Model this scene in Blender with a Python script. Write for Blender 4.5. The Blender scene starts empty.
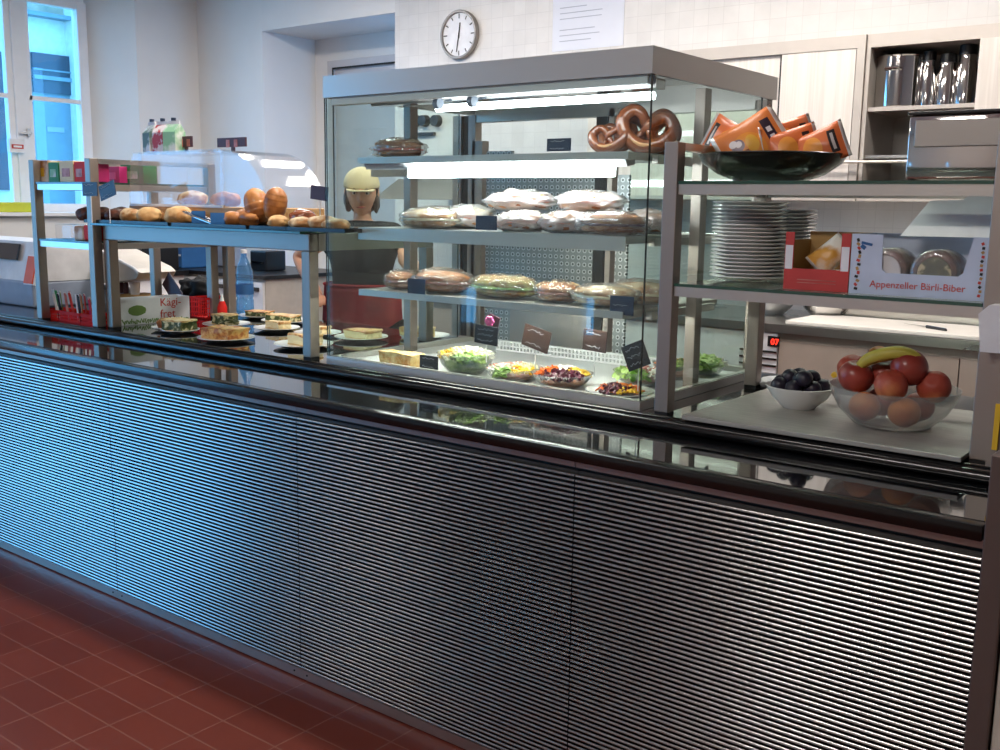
import bpy, bmesh, math, random
from mathutils import Vector, Matrix, Euler, noise
random.seed(7)
PI = math.pi
SC = bpy.context.scene
COL = SC.collection
# ------------------------------------------------------------------ camera (solved from the counter's edges; units are metres)
F = 1025.66
YAW, PIT, ROL = math.radians(-37.9007), math.radians(9.4475), math.radians(0.84487)
CAM = Vector((0, -2.0382, 1.5))
FW = Vector((math.sin(YAW)*math.cos(PIT), math.cos(YAW)*math.cos(PIT), -math.sin(PIT)))
_r = Vector((math.cos(YAW), -math.sin(YAW), 0)); _u = _r.cross(FW)
RT = _r*math.cos(ROL)+_u*math.sin(ROL); UP = -_r*math.sin(ROL)+_u*math.cos(ROL)
def at(px, py, X=None, Y=None, Z=None):
    d = FW+RT*((px-500)/F)-UP*((py-375)/F)
    if X is not None: t = (X-CAM.x)/d.x
    elif Y is not None: t = (Y-CAM.y)/d.y
    else: t = (Z-CAM.z)/d.z
    return CAM+d*t
cam = bpy.data.cameras.new('camera'); co = bpy.data.objects.new('camera', cam); COL.objects.link(co)
cam.sensor_width = 36; cam.lens = F*36/1000; cam.clip_start = .02; cam.clip_end = 200
m = Matrix((RT, UP, -FW)).transposed().to_4x4(); m.translation = CAM; co.matrix_world = m
SC.camera = co
# ------------------------------------------------------------------ materials
def lin(c):
    return tuple((x/12.92 if x <= .04045 else ((x+.055)/1.055)**2.4) for x in c)+(1,)
def hx(s): return lin(tuple(int(s[i:i+2], 16)/255 for i in (0, 2, 4)))
def base(name):
    m = bpy.data.materials.new(name); m.use_nodes = True
    n = m.node_tree; return m, n, n.nodes['Principled BSDF'], n.nodes['Material Output']
def ramp(n, fac, stops):
    r = n.nodes.new('ShaderNodeValToRGB'); e = r.color_ramp.elements
    while len(e) < len(stops): e.new(.5)
    for i, (p, c) in enumerate(stops): e[i].position = p; e[i].color = c
    n.links.new(fac, r.inputs[0]); return r.outputs[0]
def coords(n, scale=(1, 1, 1), kind='Object'):
    t = n.nodes.new('ShaderNodeTexCoord'); mp = n.nodes.new('ShaderNodeMapping')
    mp.inputs['Scale'].default_value = scale; n.links.new(t.outputs[kind], mp.inputs[0]); return mp.outputs[0]
def noisetex(n, vec, scale, detail=4, rough=.5):
    t = n.nodes.new('ShaderNodeTexNoise'); t.inputs['Scale'].default_value = scale
    t.inputs['Detail'].default_value = detail; t.inputs['Roughness'].default_value = rough
    n.links.new(vec, t.inputs['Vector']); return t.outputs[0]
def bump(n, b, h, s=.3, d=.01):
    k = n.nodes.new('ShaderNodeBump'); k.inputs['Strength'].default_value = s; k.inputs['Distance'].default_value = d
    n.links.new(h, k.inputs['Height']); n.links.new(k.outputs[0], b.inputs['Normal'])
def simple(name, c, rough=.5, metal=0, var=.08, scale=12, bmp=0, spec=.5, coat=0, sss=0, bs=30):
    """plain surface with a little natural mottling"""
    m, n, b, o = base(name)
    c = hx(c) if isinstance(c, str) else c
    v = noisetex(n, coords(n), scale, 3)
    d = tuple(x*(1-var) for x in c[:3])+(1,); e = tuple(min(1, x*(1+var)) for x in c[:3])+(1,)
    n.links.new(ramp(n, v, [(.3, d), (.7, e)]), b.inputs['Base Color'])
    b.inputs['Roughness'].default_value = rough; b.inputs['Metallic'].default_value = metal
    b.inputs['Specular IOR Level'].default_value = spec; b.inputs['Coat Weight'].default_value = coat
    if sss: b.inputs['Subsurface Weight'].default_value = sss; b.inputs['Subsurface Scale'].default_value = .01
    if bmp: bump(n, b, noisetex(n, coords(n), bs, 5), bmp, .004)
    return m
def steel(name, c, rough=.3, stretch=(2, 60, 60), bmp=.008):
    m, n, b, o = base(name); b.inputs['Metallic'].default_value = 1
    v = noisetex(n, coords(n, (1, 1, 1)), 3, 1); c = hx(c)
    n.links.new(ramp(n, v, [(.2, tuple(x*.98 for x in c[:3])+(1,)), (.8, c)]), b.inputs['Base Color'])
    n.links.new(ramp(n, v, [(0, (rough*.94,)*3+(1,)), (1, (rough*1.06,)*3+(1,))]), b.inputs['Roughness'])
    return m
def two(name, a, bcol, scale=20, lo=.4, hi=.6, rough=.5, bmp=.4, spec=.4, detail=5, stretch=(1, 1, 1), coat=0, mid=None, bd=.004, sss=0):
    m, n, b, o = base(name)
    v = noisetex(n, coords(n, stretch), scale, detail)
    st = [(lo, hx(a)), (hi, hx(bcol))] if not mid else [(lo, hx(a)), ((lo+hi)/2, hx(mid)), (hi, hx(bcol))]
    n.links.new(ramp(n, v, st), b.inputs['Base Color'])
    b.inputs['Roughness'].default_value = rough; b.inputs['Specular IOR Level'].default_value = spec
    b.inputs['Coat Weight'].default_value = coat
    if sss: b.inputs['Subsurface Weight'].default_value = sss; b.inputs['Subsurface Scale'].default_value = .01
    bump(n, b, v, bmp, bd); return m
def glassy(name, tint=(1, 1, 1), gloss=.02, extra=0.0, diffuse=0.0, bmp=0, bs=25, dcol=(1, 1, 1), ior=1.5):
    """thin clear sheet: transparent with a Fresnel reflection"""
    m, n, b, o = base(name); n.nodes.remove(b)
    T = n.nodes.new('ShaderNodeBsdfTransparent'); T.inputs[0].default_value = tint+(1,)
    G = n.nodes.new('ShaderNodeBsdfGlossy'); G.inputs['Roughness'].default_value = gloss
    Fr = n.nodes.new('ShaderNodeFresnel')
    gm = n.nodes.new('ShaderNodeNewGeometry'); mr = n.nodes.new('ShaderNodeMapRange')      # a thin sheet reflects alike on both faces
    mr.inputs['To Min'].default_value = ior; mr.inputs['To Max'].default_value = 1/ior
    n.links.new(gm.outputs['Backfacing'], mr.inputs['Value']); n.links.new(mr.outputs[0], Fr.inputs[0])
    base_s = T.outputs[0]
    if diffuse:
        D = n.nodes.new('ShaderNodeBsdfDiffuse'); D.inputs[0].default_value = dcol+(1,)
        TL = n.nodes.new('ShaderNodeBsdfTranslucent'); TL.inputs[0].default_value = dcol+(1,)
        mm = n.nodes.new('ShaderNodeMixShader'); mm.inputs[0].default_value = .4
        n.links.new(D.outputs[0], mm.inputs[1]); n.links.new(TL.outputs[0], mm.inputs[2])
        m2 = n.nodes.new('ShaderNodeMixShader'); m2.inputs[0].default_value = diffuse
        n.links.new(T.outputs[0], m2.inputs[1]); n.links.new(mm.outputs[0], m2.inputs[2]); base_s = m2.outputs[0]
    fac = Fr.outputs[0]
    if extra:
        a = n.nodes.new('ShaderNodeMath'); a.operation = 'ADD'; a.use_clamp = True; a.inputs[1].default_value = extra
        n.links.new(fac, a.inputs[0]); fac = a.outputs[0]
    if bmp:
        k = n.nodes.new('ShaderNodeBump'); k.inputs['Strength'].default_value = bmp; k.inputs['Distance'].default_value = .006
        n.links.new(noisetex(n, coords(n), bs, 5), k.inputs['Height'])
        n.links.new(k.outputs[0], G.inputs['Normal']); n.links.new(k.outputs[0], Fr.inputs['Normal'])
    mx = n.nodes.new('ShaderNodeMixShader'); n.links.new(fac, mx.inputs[0])
    n.links.new(base_s, mx.inputs[1]); n.links.new(G.outputs[0], mx.inputs[2]); n.links.new(mx.outputs[0], o.inputs[0])
    return m
def emit(name, c, s):
    m, n, b, o = base(name); c = hx(c)
    b.inputs['Base Color'].default_value = c; b.inputs['Emission Color'].default_value = c; b.inputs['Emission Strength'].default_value = s
    return m
def tiles(name, c1, c2, grout, w, h, mortar=.02, rough=.3, bmp=.3, offset=0.0, axes='xy', spec=.5, rot=0):
    m, n, b, o = base(name)
    t = n.nodes.new('ShaderNodeTexCoord'); s = n.nodes.new('ShaderNodeSeparateXYZ'); c = n.nodes.new('ShaderNodeCombineXYZ')
    n.links.new(t.outputs['Object'], s.inputs[0])
    i = 'xyz'
    n.links.new(s.outputs[i.index(axes[0])], c.inputs[0]); n.links.new(s.outputs[i.index(axes[1])], c.inputs[1])
    k = n.nodes.new('ShaderNodeTexBrick'); n.links.new(c.outputs[0], k.inputs['Vector'])
    k.inputs['Scale'].default_value = 1; k.inputs['Brick Width'].default_value = w; k.inputs['Row Height'].default_value = h
    k.inputs['Mortar Size'].default_value = mortar; k.inputs['Mortar Smooth'].default_value = .2; k.offset = offset; k.inputs['Bias'].default_value = 0
    k.inputs['Color1'].default_value = hx(c1); k.inputs['Color2'].default_value = hx(c2); k.inputs['Mortar'].default_value = hx(grout)
    mix = n.nodes.new('ShaderNodeMixRGB'); mix.blend_type = 'MULTIPLY'; mix.inputs[0].default_value = .25
    v = noisetex(n, coords(n), 6, 5); n.links.new(k.outputs[0], mix.inputs[1])
    n.links.new(ramp(n, v, [(.3, (.6, .6, .6, 1)), (.7, (1, 1, 1, 1))]), mix.inputs[2]); n.links.new(mix.outputs[0], b.inputs['Base Color'])
    b.inputs['Roughness'].default_value = rough; b.inputs['Specular IOR Level'].default_value = spec
    inv = n.nodes.new('ShaderNodeMath'); inv.operation = 'SUBTRACT'; inv.inputs[0].default_value = 1; n.links.new(k.outputs['Fac'], inv.inputs[1])
    bump(n, b, inv.outputs[0], bmp, .003); return m

M = {}
M['steel'] = steel('brushed_steel', 'cdcac4', .28)
M['steel_dull'] = steel('dull_steel', '9c9690', .46)
M['steel_v'] = steel('brushed_steel_upright', 'a0968e', .48, (60, 60, 2))
M['rib'] = simple('ribbed_steel', 'a6a3a0', .21, 1, .004)
M['satin'] = simple('satin_steel', 'cfcdc7', .3, .55, .03, 2)
M['slot'] = simple('slot_shade', '33312f', .45, .3)  # rib gaps: same steel, shade put into the colour
M['strip'] = steel('trim_steel', '8f8580', .4)
M['cheek'] = simple('brown_grey_end_panel', '574842', .5, .2, .04)
M['palegrey'] = simple('pale_grey_panel', 'bdb9b0', .5)
M['chrome'] = steel('polished_steel', 'd5d3d0', .08, (3, 3, 3), .01)
M['blackglass'] = simple('black_polished_stone', '0a0b0d', .045, var=.3, spec=.8, coat=.25)
M['blackedge'] = simple('black_edge', '070708', .2, var=.3, spec=.45)
M['rubber'] = simple('black_rubber', '111111', .6)
M['glass'] = glassy('clear_glass', (.93, .98, .96), .01)
M['glass_edge'] = simple('green_glass_edge', '1f4a3a', .15, spec=.8)
M['case_edge'] = simple('dark_glass_edge', '22302b', .2, spec=.8)
M['shelf_glass'] = glassy('shelf_glass', (.86, .95, .91), .02)
M['acrylic'] = glassy('clear_acrylic', (.97, .97, .98), .06, .0, .05, ior=1.4)
M['film'] = glassy('plastic_film', (.97, .97, .97), .12, .07, .16, .9, 30)
M['film_glare'] = glassy('glare_plastic_film', (.98, .98, .98), .15, .08, .42, .9, 30)  # white mixed in to stand for lamp glare on clear film
M['bowlplastic'] = glassy('clear_plastic_bowl', (.93, .96, .95), .08, .05, .14)
M['frosted'] = glassy('frosted_glass_bowl', (.95, .94, .93), .18, .04, .17, .25, 60, (.85, .85, .85))
M['bottleblue'] = glassy('blue_plastic_bottle', (.42, .72, .95), .05, .06, .18, .3, 20, (.35, .65, .95))
M['wall'] = simple('white_plaster', 'e9e7e4', .8, var=.02, scale=3, bmp=.1)
M['walltile'] = tiles('wall_tiles', 'dedbd7', 'e3e0dc', 'd6d3cf', .10, .10, .002, .35, .15, 0, 'xz')
M['ceil'] = simple('ceiling_paint', 'efeeec', .85, var=.02)
M['floor'] = tiles('terracotta_tiles', '70352a', '672f25', '7c5044', .23, .1125, .0028, .36, .3, 0, 'xy', .35)
M['whitepaint'] = simple('white_paint', 'efeeee', .4, var=.02)
M['door'] = simple('door_paint', 'c9c4c4', .5, var=.02)
M['cabframe'] = simple('pale_cabinet_frame', 'c6beb5', .3, .25, .03)
M['dark'] = simple('dark_gap', '20201f', .7)
M['cab'] = two('cabinet_laminate', 'd3cbc2', 'ded7cf', 60, .4, .6, .35, .03, stretch=(1, 1, .02))
M['cab_in'] = simple('cabinet_inside', '6e685f', .5)
M['taupe'] = simple('taupe_cabinet_front', 'a09388', .45, var=.04)
M['board'] = simple('white_cutting_board', 'efe9e0', .4, var=.03)
M['plate'] = simple('white_porcelain', 'eeeeec', .12, var=.01, coat=.4)
M['black'] = simple('black_plastic', '141416', .35)
M['blackbowl'] = simple('black_bowl_glaze', '1a1917', .22, coat=.3)
M['tray'] = simple('black_tray', '121316', .3)
M['red'] = simple('red_plastic', 'd8221c', .55, spec=.25)
M['redcard'] = simple('red_card', 'c23a35', .5)
M['card'] = simple('brown_card', 'b08a52', .7)
M['kraft'] = simple('inner_card', '8a6a42', .7)
M['whitecard'] = simple('white_card', 'e8e8ea', .6)
M['bluecard'] = simple('pale_blue_card', 'c6d2e6', .55)
M['paper'] = simple('white_paper', 'e6e9f2', .8, var=.01)
M['ink'] = simple('grey_ink', 'b0b5c2', .8)
M['inkblack'] = simple('black_ink', '1a1a1a', .7)
M['redink'] = simple('red_ink', 'c63a2e', .6)
M['greenink'] = simple('green_print', '6f8a45', .6)
M['chalkboard'] = simple('dark_tag_card', '23232a', .5)
M['maroon'] = simple('maroon_tag_card', '4a2a33', .5)
M['brownboard'] = simple('brown_tag_card', '341f17', .5)
M['bluetag'] = simple('blue_tag_card', '2d5f95', .45)
M['navytag'] = simple('navy_tag_card', '26344f', .45)
M['chalk'] = simple('chalk', 'c9cdd2', .9)
M['crust'] = two('bread_crust', 'b9793a', '7d4420', 18, .35, .65, .5, .5)
M['crust_light'] = two('pale_bread_crust', 'e2bd84', 'b97c3e', 16, .4, .68, .6, .5)
M['crust_dark'] = two('dark_seeded_crust', '6a3a25', '3a1d14', 40, .4, .6, .55, .8)
M['croissant'] = two('croissant_crust', 'cf9252', '8f5628', 16, .35, .65, .42, .35, coat=.15, mid='b87840')
M['flour'] = two('floured_crust', 'd9c29a', 'a3703d', 22, .4, .6, .7, .5)
M['herb'] = two('herb_bread_crust', 'b08a50', '7c5528', 20, .4, .62, .6, .5, mid='8d8a45')
M['pretzel'] = two('pretzel_crust', 'a05a32', '6b3520', 10, .35, .65, .25, .15, coat=.5)
M['cut'] = simple('pretzel_split_crumb', 'd9a774', .7, bmp=.3)
M['quiche'] = two('quiche_top', 'e0b870', 'a9622c', 35, .42, .6, .45, .6, mid='cf8f4a', sss=.1)
M['quiche_pale'] = two('pale_cheese_quiche', 'ecd49a', 'c58a45', 30, .42, .66, .45, .5, sss=.1)
M['spinach'] = two('spinach_filling', '3f4a22', 'd9cfa0', 40, .45, .62, .5, .8, mid='5b5f2e')
M['pastry'] = simple('pastry_base', 'd9b27a', .6, bmp=.4)
M['custard'] = simple('custard', 'e6d2a0', .5, bmp=.3)
M['ham'] = two('ham', 'c98778', 'a85648', 25, .4, .6, .4, .4)
M['lettuce'] = two('lettuce', '9fc25a', '5f8f2e', 18, .4, .6, .4, .6, mid='c4dc8e')
M['cheese'] = simple('grated_cheese', 'f4ebc2', .5, bmp=.3)
M['egg'] = simple('egg_white', 'f4efe0', .4)
M['corn'] = simple('sweetcorn', 'f0c234', .35)
M['carrot'] = simple('grated_carrot', 'ee7a2a', .45)
M['beet'] = simple('beetroot', '5a1730', .35)
M['tomato'] = simple('tomato', 'd6412a', .25, coat=.3)
M['plum'] = two('plum_skin', '1b1826', '30283a', 8, .4, .65, .4, .05)
M['peach'] = two('peach_skin', '9a3a30', 'cf8452', 7, .38, .7, .5, .05, mid='ab4c38')
M['peach_red'] = two('red_nectarine_skin', '772422', 'a5483a', 9, .4, .7, .3, .05)
M['peach_yellow'] = two('yellow_peach_skin', 'd98a3e', 'b84a2c', 7, .42, .68, .45, .05)
M['banana'] = two('banana_skin', 'c9b34a', '98923a', 9, .35, .7, .45, .1)
M['wood'] = two('wooden_board', 'cfa672', 'b98a55', 8, .4, .6, .5, .1, stretch=(1, 12, 12))
M['greytop'] = two('grey_serving_board', '8f8c86', 'a19e97', 12, .35, .65, .38, .05, stretch=(1, 8, 8))
M['beige'] = simple('beige_plastic', 'b9b2a8', .45)
M['beige_light'] = simple('light_plastic', 'dcdcde', .4)
M['greyp'] = simple('grey_plastic', '8e98aa', .45)
M['screen'] = simple('dark_screen', '18222e', .1, spec=.8)
M['orange'] = simple('orange_keypad', 'e0603a', .5)
M['yellow'] = simple('yellow_strip', 'e2b322', .5)
M['yellowgreen'] = simple('yellow_crate', 'c9cf3e', .5)
M['skin'] = simple('skin', 'd6a283', .5, var=.05, sss=.15, bmp=.05)
M['hair'] = two('brown_hair', '3b2a1e', '5a4130', 60, .4, .6, .5, .4, stretch=(1, 1, .2))
M['cap'] = simple('tan_cap_cloth', 'cdbb96', .85, bmp=.2)
M['tshirt'] = two('black_cotton', '17181a', '0c0d0f', 12, .4, .6, .85, .4)
M['apron'] = two('red_apron_cloth', 'b83a40', 'a03036', 9, .4, .6, .8, .5)
M['trousers'] = simple('dark_trousers', '22242a', .85, bmp=.2)
M['lips'] = simple('lips', 'a85a50', .4)
M['eye'] = simple('eye_dark', '2a2320', .15)
M['eyewhite'] = simple('eye_white', 'e6e2dc', .3)
M['tube'] = emit('lamp_tube', 'f4faff', 32)
M['tube_top'] = emit('canopy_lamp_tube', 'f4f8ff', 12)
M['tube_fill'] = emit('middle_fill_tube', 'fbfaf2', 30)
M['tube_low'] = emit('lower_lamp_tube', 'fbfaf2', 62)
M['ceilinglamp'] = emit('ceiling_lamp_diffuser', 'fff0e0', 5)
M['digits'] = emit('red_led_digits', 'ff2a1a', 3)
M['facade'] = simple('outside_plaster', 'd4d4cc', .8, bmp=.1)
M['facade_blue'] = simple('outside_shutter', '71858f', .6)
M['facade_dark'] = simple('outside_window_glass', '2b3c4a', .2)
M['stone'] = two('outside_stone', 'd8c4a8', 'a8a294', 3, .4, .6, .9, .4)
M['pink'] = simple('pink_petals', 'e060a0', .6)
M['green'] = simple('green_card', '2f8a4e', .55)
M['magenta'] = simple('magenta_card', 'c02a72', .55)
M['orangebag'] = None
def box_pattern(name, c, patches, kind='Generated'):
    """a surface with soft-edged printed patches: (axis-coords centre u,v, half-size u,v, colour) on generated x,z"""
    m, n, b, o = base(name); t = n.nodes.new('ShaderNodeTexCoord'); s = n.nodes.new('ShaderNodeSeparateXYZ')
    n.links.new(t.outputs[kind], s.inputs[0]); cur = None
    rgb = n.nodes.new('ShaderNodeRGB'); rgb.outputs[0].default_value = hx(c); cur = rgb.outputs[0]
    def math_(op, a, bb):
        k = n.nodes.new('ShaderNodeMath'); k.operation = op
        for i, x in enumerate((a, bb)):
            if isinstance(x, (int, float)): k.inputs[i].default_value = x
            else: n.links.new(x, k.inputs[i])
        return k.outputs[0]
    for (u, v, hu, hv, cc, rnd) in patches:
        du = math_('DIVIDE', math_('ABSOLUTE', math_('SUBTRACT', s.outputs[0], u), 0), hu)
        dv = math_('DIVIDE', math_('ABSOLUTE', math_('SUBTRACT', s.outputs[2], v), 0), hv)
        d = math_('ADD', math_('POWER', du, 2), math_('POWER', dv, 2)) if rnd else math_('MAXIMUM', du, dv)
        f = math_('LESS_THAN', d, 1)
        mx = n.nodes.new('ShaderNodeMixRGB'); n.links.new(f, mx.inputs[0]); n.links.new(cur, mx.inputs[1]); mx.inputs[2].default_value = hx(cc); cur = mx.outputs[0]
    n.links.new(cur, b.inputs['Base Color']); b.inputs['Roughness'].default_value = .35
    bump(n, b, noisetex(n, coords(n), 25, 4), .25, .004); return m
M['chips'] = box_pattern('orange_crisp_bag', 'e0803c', [(.6, .42, .34, .25, 'e8922e', 1), (.5, .5, .16, .09, 'eeb23a', 1), (.66, .38, .10, .03, '8a4a1a', 0), (.42, .3, .12, .10, '7d6a78', 1), (.40, .32, .06, .05, 'e6dfe0', 1), (.5, .80, .3, .07, '2c1c30', 0), (.42, .80, .05, .035, 'e8e0e6', 0), (.58, .80, .05, .035, 'e8e0e6', 0), (.35, .25, .07, .06, 'e6dfe0', 1)])
M['chips_red'] = box_pattern('orange_red_crisp_bag', 'dc7038', [(.5, .4, .3, .18, 'ee9a3a', 1), (.5, .78, .3, .07, '241a1c', 0), (.5, .78, .22, .025, 'cfc6c2', 0)])
M['chipfoil'] = simple('silver_crimp', 'e9e2dc', .3, .3)
def perf(name):
    m, n, b, o = base(name); b.inputs['Metallic'].default_value = .8; b.inputs['Roughness'].default_value = .4
    t = n.nodes.new('ShaderNodeTexCoord'); s = n.nodes.new('ShaderNodeSeparateXYZ'); n.links.new(t.outputs['Object'], s.inputs[0])
    def mt(op, a, bb=0):
        k = n.nodes.new('ShaderNodeMath'); k.operation = op
        for i, x in enumerate((a, bb)):
            if isinstance(x, (int, float)): k.inputs[i].default_value = x
            else: n.links.new(x, k.inputs[i])
        return k.outputs[0]
    P = .0255
    fx = mt('SUBTRACT', mt('FRACT', mt('DIVIDE', mt('ADD', s.outputs[0], 10), P)), .5)
    fz = mt('SUBTRACT', mt('FRACT', mt('DIVIDE', mt('ADD', s.outputs[2], 10), P)), .5)
    d = mt('SQRT', mt('ADD', mt('MULTIPLY', fx, fx), mt('MULTIPLY', fz, fz)))
    c = ramp(n, d, [(.0, hx('3a3d3f')), (.15, hx('3a3d3f')), (.19, hx('d0d2d1')), (.30, hx('c4c6c5')), (.36, hx('8b8f8f'))])
    n.links.new(c, b.inputs['Base Color']); return m
M['perf'] = perf('perforated_sheet')
# ------------------------------------------------------------------ mesh helpers
def I4(): return Matrix.Identity(4)
def TR(loc=(0, 0, 0), rot=(0, 0, 0)): return Matrix.Translation(Vector(loc)) @ Euler(rot).to_matrix().to_4x4()
class MB:
    def __init__(s): s.b = bmesh.new()
    def _new(s, vs, mi):
        fs = set()
        for v in vs:
            for f in v.link_faces: fs.add(f)
        for f in fs: f.material_index = mi
    def box(s, c, d, rot=None, mi=0, bev=0):
        r = bmesh.ops.create_cube(s.b, size=1)['verts']
        mm = Matrix.Translation(Vector(c)) @ (Euler(rot).to_matrix().to_4x4() if rot else I4()) @ Matrix.Diagonal((*d, 1))
        bmesh.ops.transform(s.b, matrix=mm, verts=r); s._new(r, mi)
        if bev:
            es = list({e for v in r for e in v.link_edges})
            bmesh.ops.bevel(s.b, geom=es, offset=bev, segments=2, affect='EDGES', profile=.5)
        return s
    def span(s, x0, x1, y0, y1, z0, z1, mi=0, bev=0):
        return s.box(((x0+x1)/2, (y0+y1)/2, (z0+z1)/2), (abs(x1-x0), abs(y1-y0), abs(z1-z0)), mi=mi, bev=bev)
    def tube(s, pts, r, seg=8, mi=0, closed=False, cap=True):
        pts = [Vector(p) for p in pts]; n = len(pts); rs = r if isinstance(r, (list, tuple)) else [r]*n
        rings = []; prev = None
        for i, p in enumerate(pts):
            if closed: t = pts[(i+1) % n]-pts[i-1]
            else: t = pts[min(i+1, n-1)]-pts[max(i-1, 0)]
            if t.length < 1e-9: t = Vector((0, 0, 1))
            t.normalize()
            if prev is None: a = t.orthogonal().normalized()
            else:
                a = prev-t*prev.dot(t)
                a = a.normalized() if a.length > 1e-6 else t.orthogonal().normalized()
            prev = a; b = t.cross(a)
            rr = rs[i]; ra, rb = rr if isinstance(rr, tuple) else (rr, rr)
            rings.append([s.b.verts.new(p+a*math.cos(2*PI*k/seg)*ra+b*math.sin(2*PI*k/seg)*rb) for k in range(seg)])
        m = n if closed else n-1
        for i in range(m):
            A, B = rings[i], rings[(i+1) % n]
            for k in range(seg):
                f = s.b.faces.new((A[k], A[(k+1) % seg], B[(k+1) % seg], B[k])); f.material_index = mi
        if cap and not closed:
            f = s.b.faces.new(rings[0][::-1]); f.material_index = mi; f = s.b.faces.new(rings[-1]); f.material_index = mi
        return s
    def cyl(s, p0, p1, r0, r1=None, seg=20, mi=0): return s.tube([p0, p1], [r0, r0 if r1 is None else r1], seg, mi)
    def lathe(s, prof, seg=32, mi=0, c=(0, 0, 0), cl=True, sx=1, sy=1):
        c = Vector(c); rings = []
        for (r, z) in prof:
            if r < 1e-6: rings.append([s.b.verts.new(c+Vector((0, 0, z)))])
            else: rings.append([s.b.verts.new(c+Vector((math.cos(2*PI*k/seg)*r*sx, math.sin(2*PI*k/seg)*r*sy, z))) for k in range(seg)])
        for A, B in zip(rings, rings[1:]):
            for k in range(seg):
                k2 = (k+1) % seg
                if len(A) == 1 and len(B) == 1: continue
                if len(A) == 1: v = (A[0], B[k2], B[k])
                elif len(B) == 1: v = (A[k], A[k2], B[0])
                else: v = (A[k], A[k2], B[k2], B[k])
                f = s.b.faces.new(v); f.material_index = mi
        return s
    def blob(s, c, r, nz=.1, seed=0, rot=(0, 0, 0), sub=3, mi=0, fr=1.5, flat=None):
        v = bmesh.ops.create_icosphere(s.b, subdivisions=sub, radius=1)['verts']
        R = Euler(rot).to_matrix(); o = Vector((seed*3.7, seed*1.3, seed*2.1))
        for q in v:
            d = q.co.copy(); k = 1+nz*noise.fractal(d*fr+o, 1, 2, 3)
            p = Vector((d.x*r[0]*k, d.y*r[1]*k, d.z*r[2]*k))
            if flat is not None and p.z < -r[2]*flat: p.z = -r[2]*flat
            q.co = Vector(c)+R @ p
        s._new(v, mi); return s
    def prism(s, pts, ax, h0, h1, mi=0):
        """2-D outline extruded along axis ax ('x','y','z') from h0 to h1"""
        def P(a, b, h): return {'x': (h, a, b), 'y': (a, h, b), 'z': (a, b, h)}[ax]
        A = [s.b.verts.new(P(a, b, h0)) for a, b in pts]; B = [s.b.verts.new(P(a, b, h1)) for a, b in pts]
        n = len(pts)
        for f in [s.b.faces.new(A[::-1]), s.b.faces.new(B)]+[s.b.faces.new((A[i], A[(i+1) % n], B[(i+1) % n], B[i])) for i in range(n)]: f.material_index = mi
        return s
    def obj(s, name, mats, parent=None, world=False, smooth=False, tf=None):
        if tf is not None: bmesh.ops.transform(s.b, matrix=tf, verts=s.b.verts)
        if world and parent is not None: bmesh.ops.transform(s.b, matrix=world_of(parent).inverted(), verts=s.b.verts)
        loc = None
        if parent is None:
            vs = [v.co for v in s.b.verts]
            loc = Vector(((min(v.x for v in vs)+max(v.x for v in vs))/2, (min(v.y for v in vs)+max(v.y for v in vs))/2, min(v.z for v in vs)))
            bmesh.ops.translate(s.b, vec=-loc, verts=s.b.verts)
        bmesh.ops.recalc_face_normals(s.b, faces=s.b.faces)
        me = bpy.data.meshes.new(name); s.b.to_mesh(me); s.b.free()
        for x in (mats if isinstance(mats, (list, tuple)) else [mats]): me.materials.append(M[x] if isinstance(x, str) else x)
        if smooth:
            for p in me.polygons: p.use_smooth = True
            if smooth != 'all': me.set_sharp_from_angle(angle=math.radians(40))
        o = bpy.data.objects.new(name, me); COL.objects.link(o)
        if loc is not None: o.location = loc
        if parent is not None: o.parent = parent
        return o
def world_of(o):
    m = Matrix.LocRotScale(o.location, o.rotation_euler, o.scale)
    return world_of(o.parent) @ m if o.parent else m
def tag(o, label, cat, group=None, kind=None):
    o['label'] = label; o['category'] = cat
    if group: o['group'] = group
    if kind: o['kind'] = kind
    return o
def thing(name, label, cat, loc=(0, 0, 0), rotz=0, group=None, kind=None):
    o = bpy.data.objects.new(name, None); COL.objects.link(o); o.empty_display_size = .05
    o.location = loc; o.rotation_euler = (0, 0, rotz); return tag(o, label, cat, group, kind)
def struct(o): o['kind'] = 'structure'; return o
def dup(root, loc, rot=None, label=None, group=None, scale=None):
    def cp(o, parent):
        c = o.copy(); COL.objects.link(c)
        if parent is not None: c.parent = parent
        for ch in list(kids.get(o, [])): cp(ch, c)
        return c
    kids = {}
    for q in bpy.data.objects:
        if q.parent: kids.setdefault(q.parent, []).append(q)
    c = cp(root, None); c.location = loc
    if rot is not None: c.rotation_euler = rot
    if scale: c.scale = (scale,)*3 if isinstance(scale, (int, float)) else scale
    if label: c['label'] = label
    if group: c['group'] = group
    return c
def text(body, size, parent, loc, rot, mat, name='lettering', depth=.0004, align='LEFT', sx=1.0):
    cu = bpy.data.curves.new(name, 'FONT'); cu.body = body; cu.size = size; cu.extrude = depth; cu.align_x = align; cu.resolution_u = 3
    o = bpy.data.objects.new(name+'_tmp', cu); COL.objects.link(o)
    dg = bpy.context.evaluated_depsgraph_get(); me = bpy.data.meshes.new_from_object(o.evaluated_get(dg))
    bpy.data.objects.remove(o); me.name = name; me.materials.clear(); me.materials.append(M[mat])
    me.transform(TR(loc, rot) @ Matrix.Diagonal((sx, 1, 1, 1)))
    q = bpy.data.objects.new(name, me); COL.objects.link(q); q.parent = parent; return q
# ================================================================== THE ROOM
XL, XLO, YB, YF, XR, ZC = -8.17, -8.6, 3.9, -6.0, 3.0, 3.5
# floor
struct(MB().span(XLO, XR, YF, 4.9, -.1, 0).obj('floor', 'floor'))
b = MB()
struct(b.span(XLO-.1, XR, YF-.1, 5.0, ZC, ZC+.1).obj('ceiling', 'ceil'))
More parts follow.
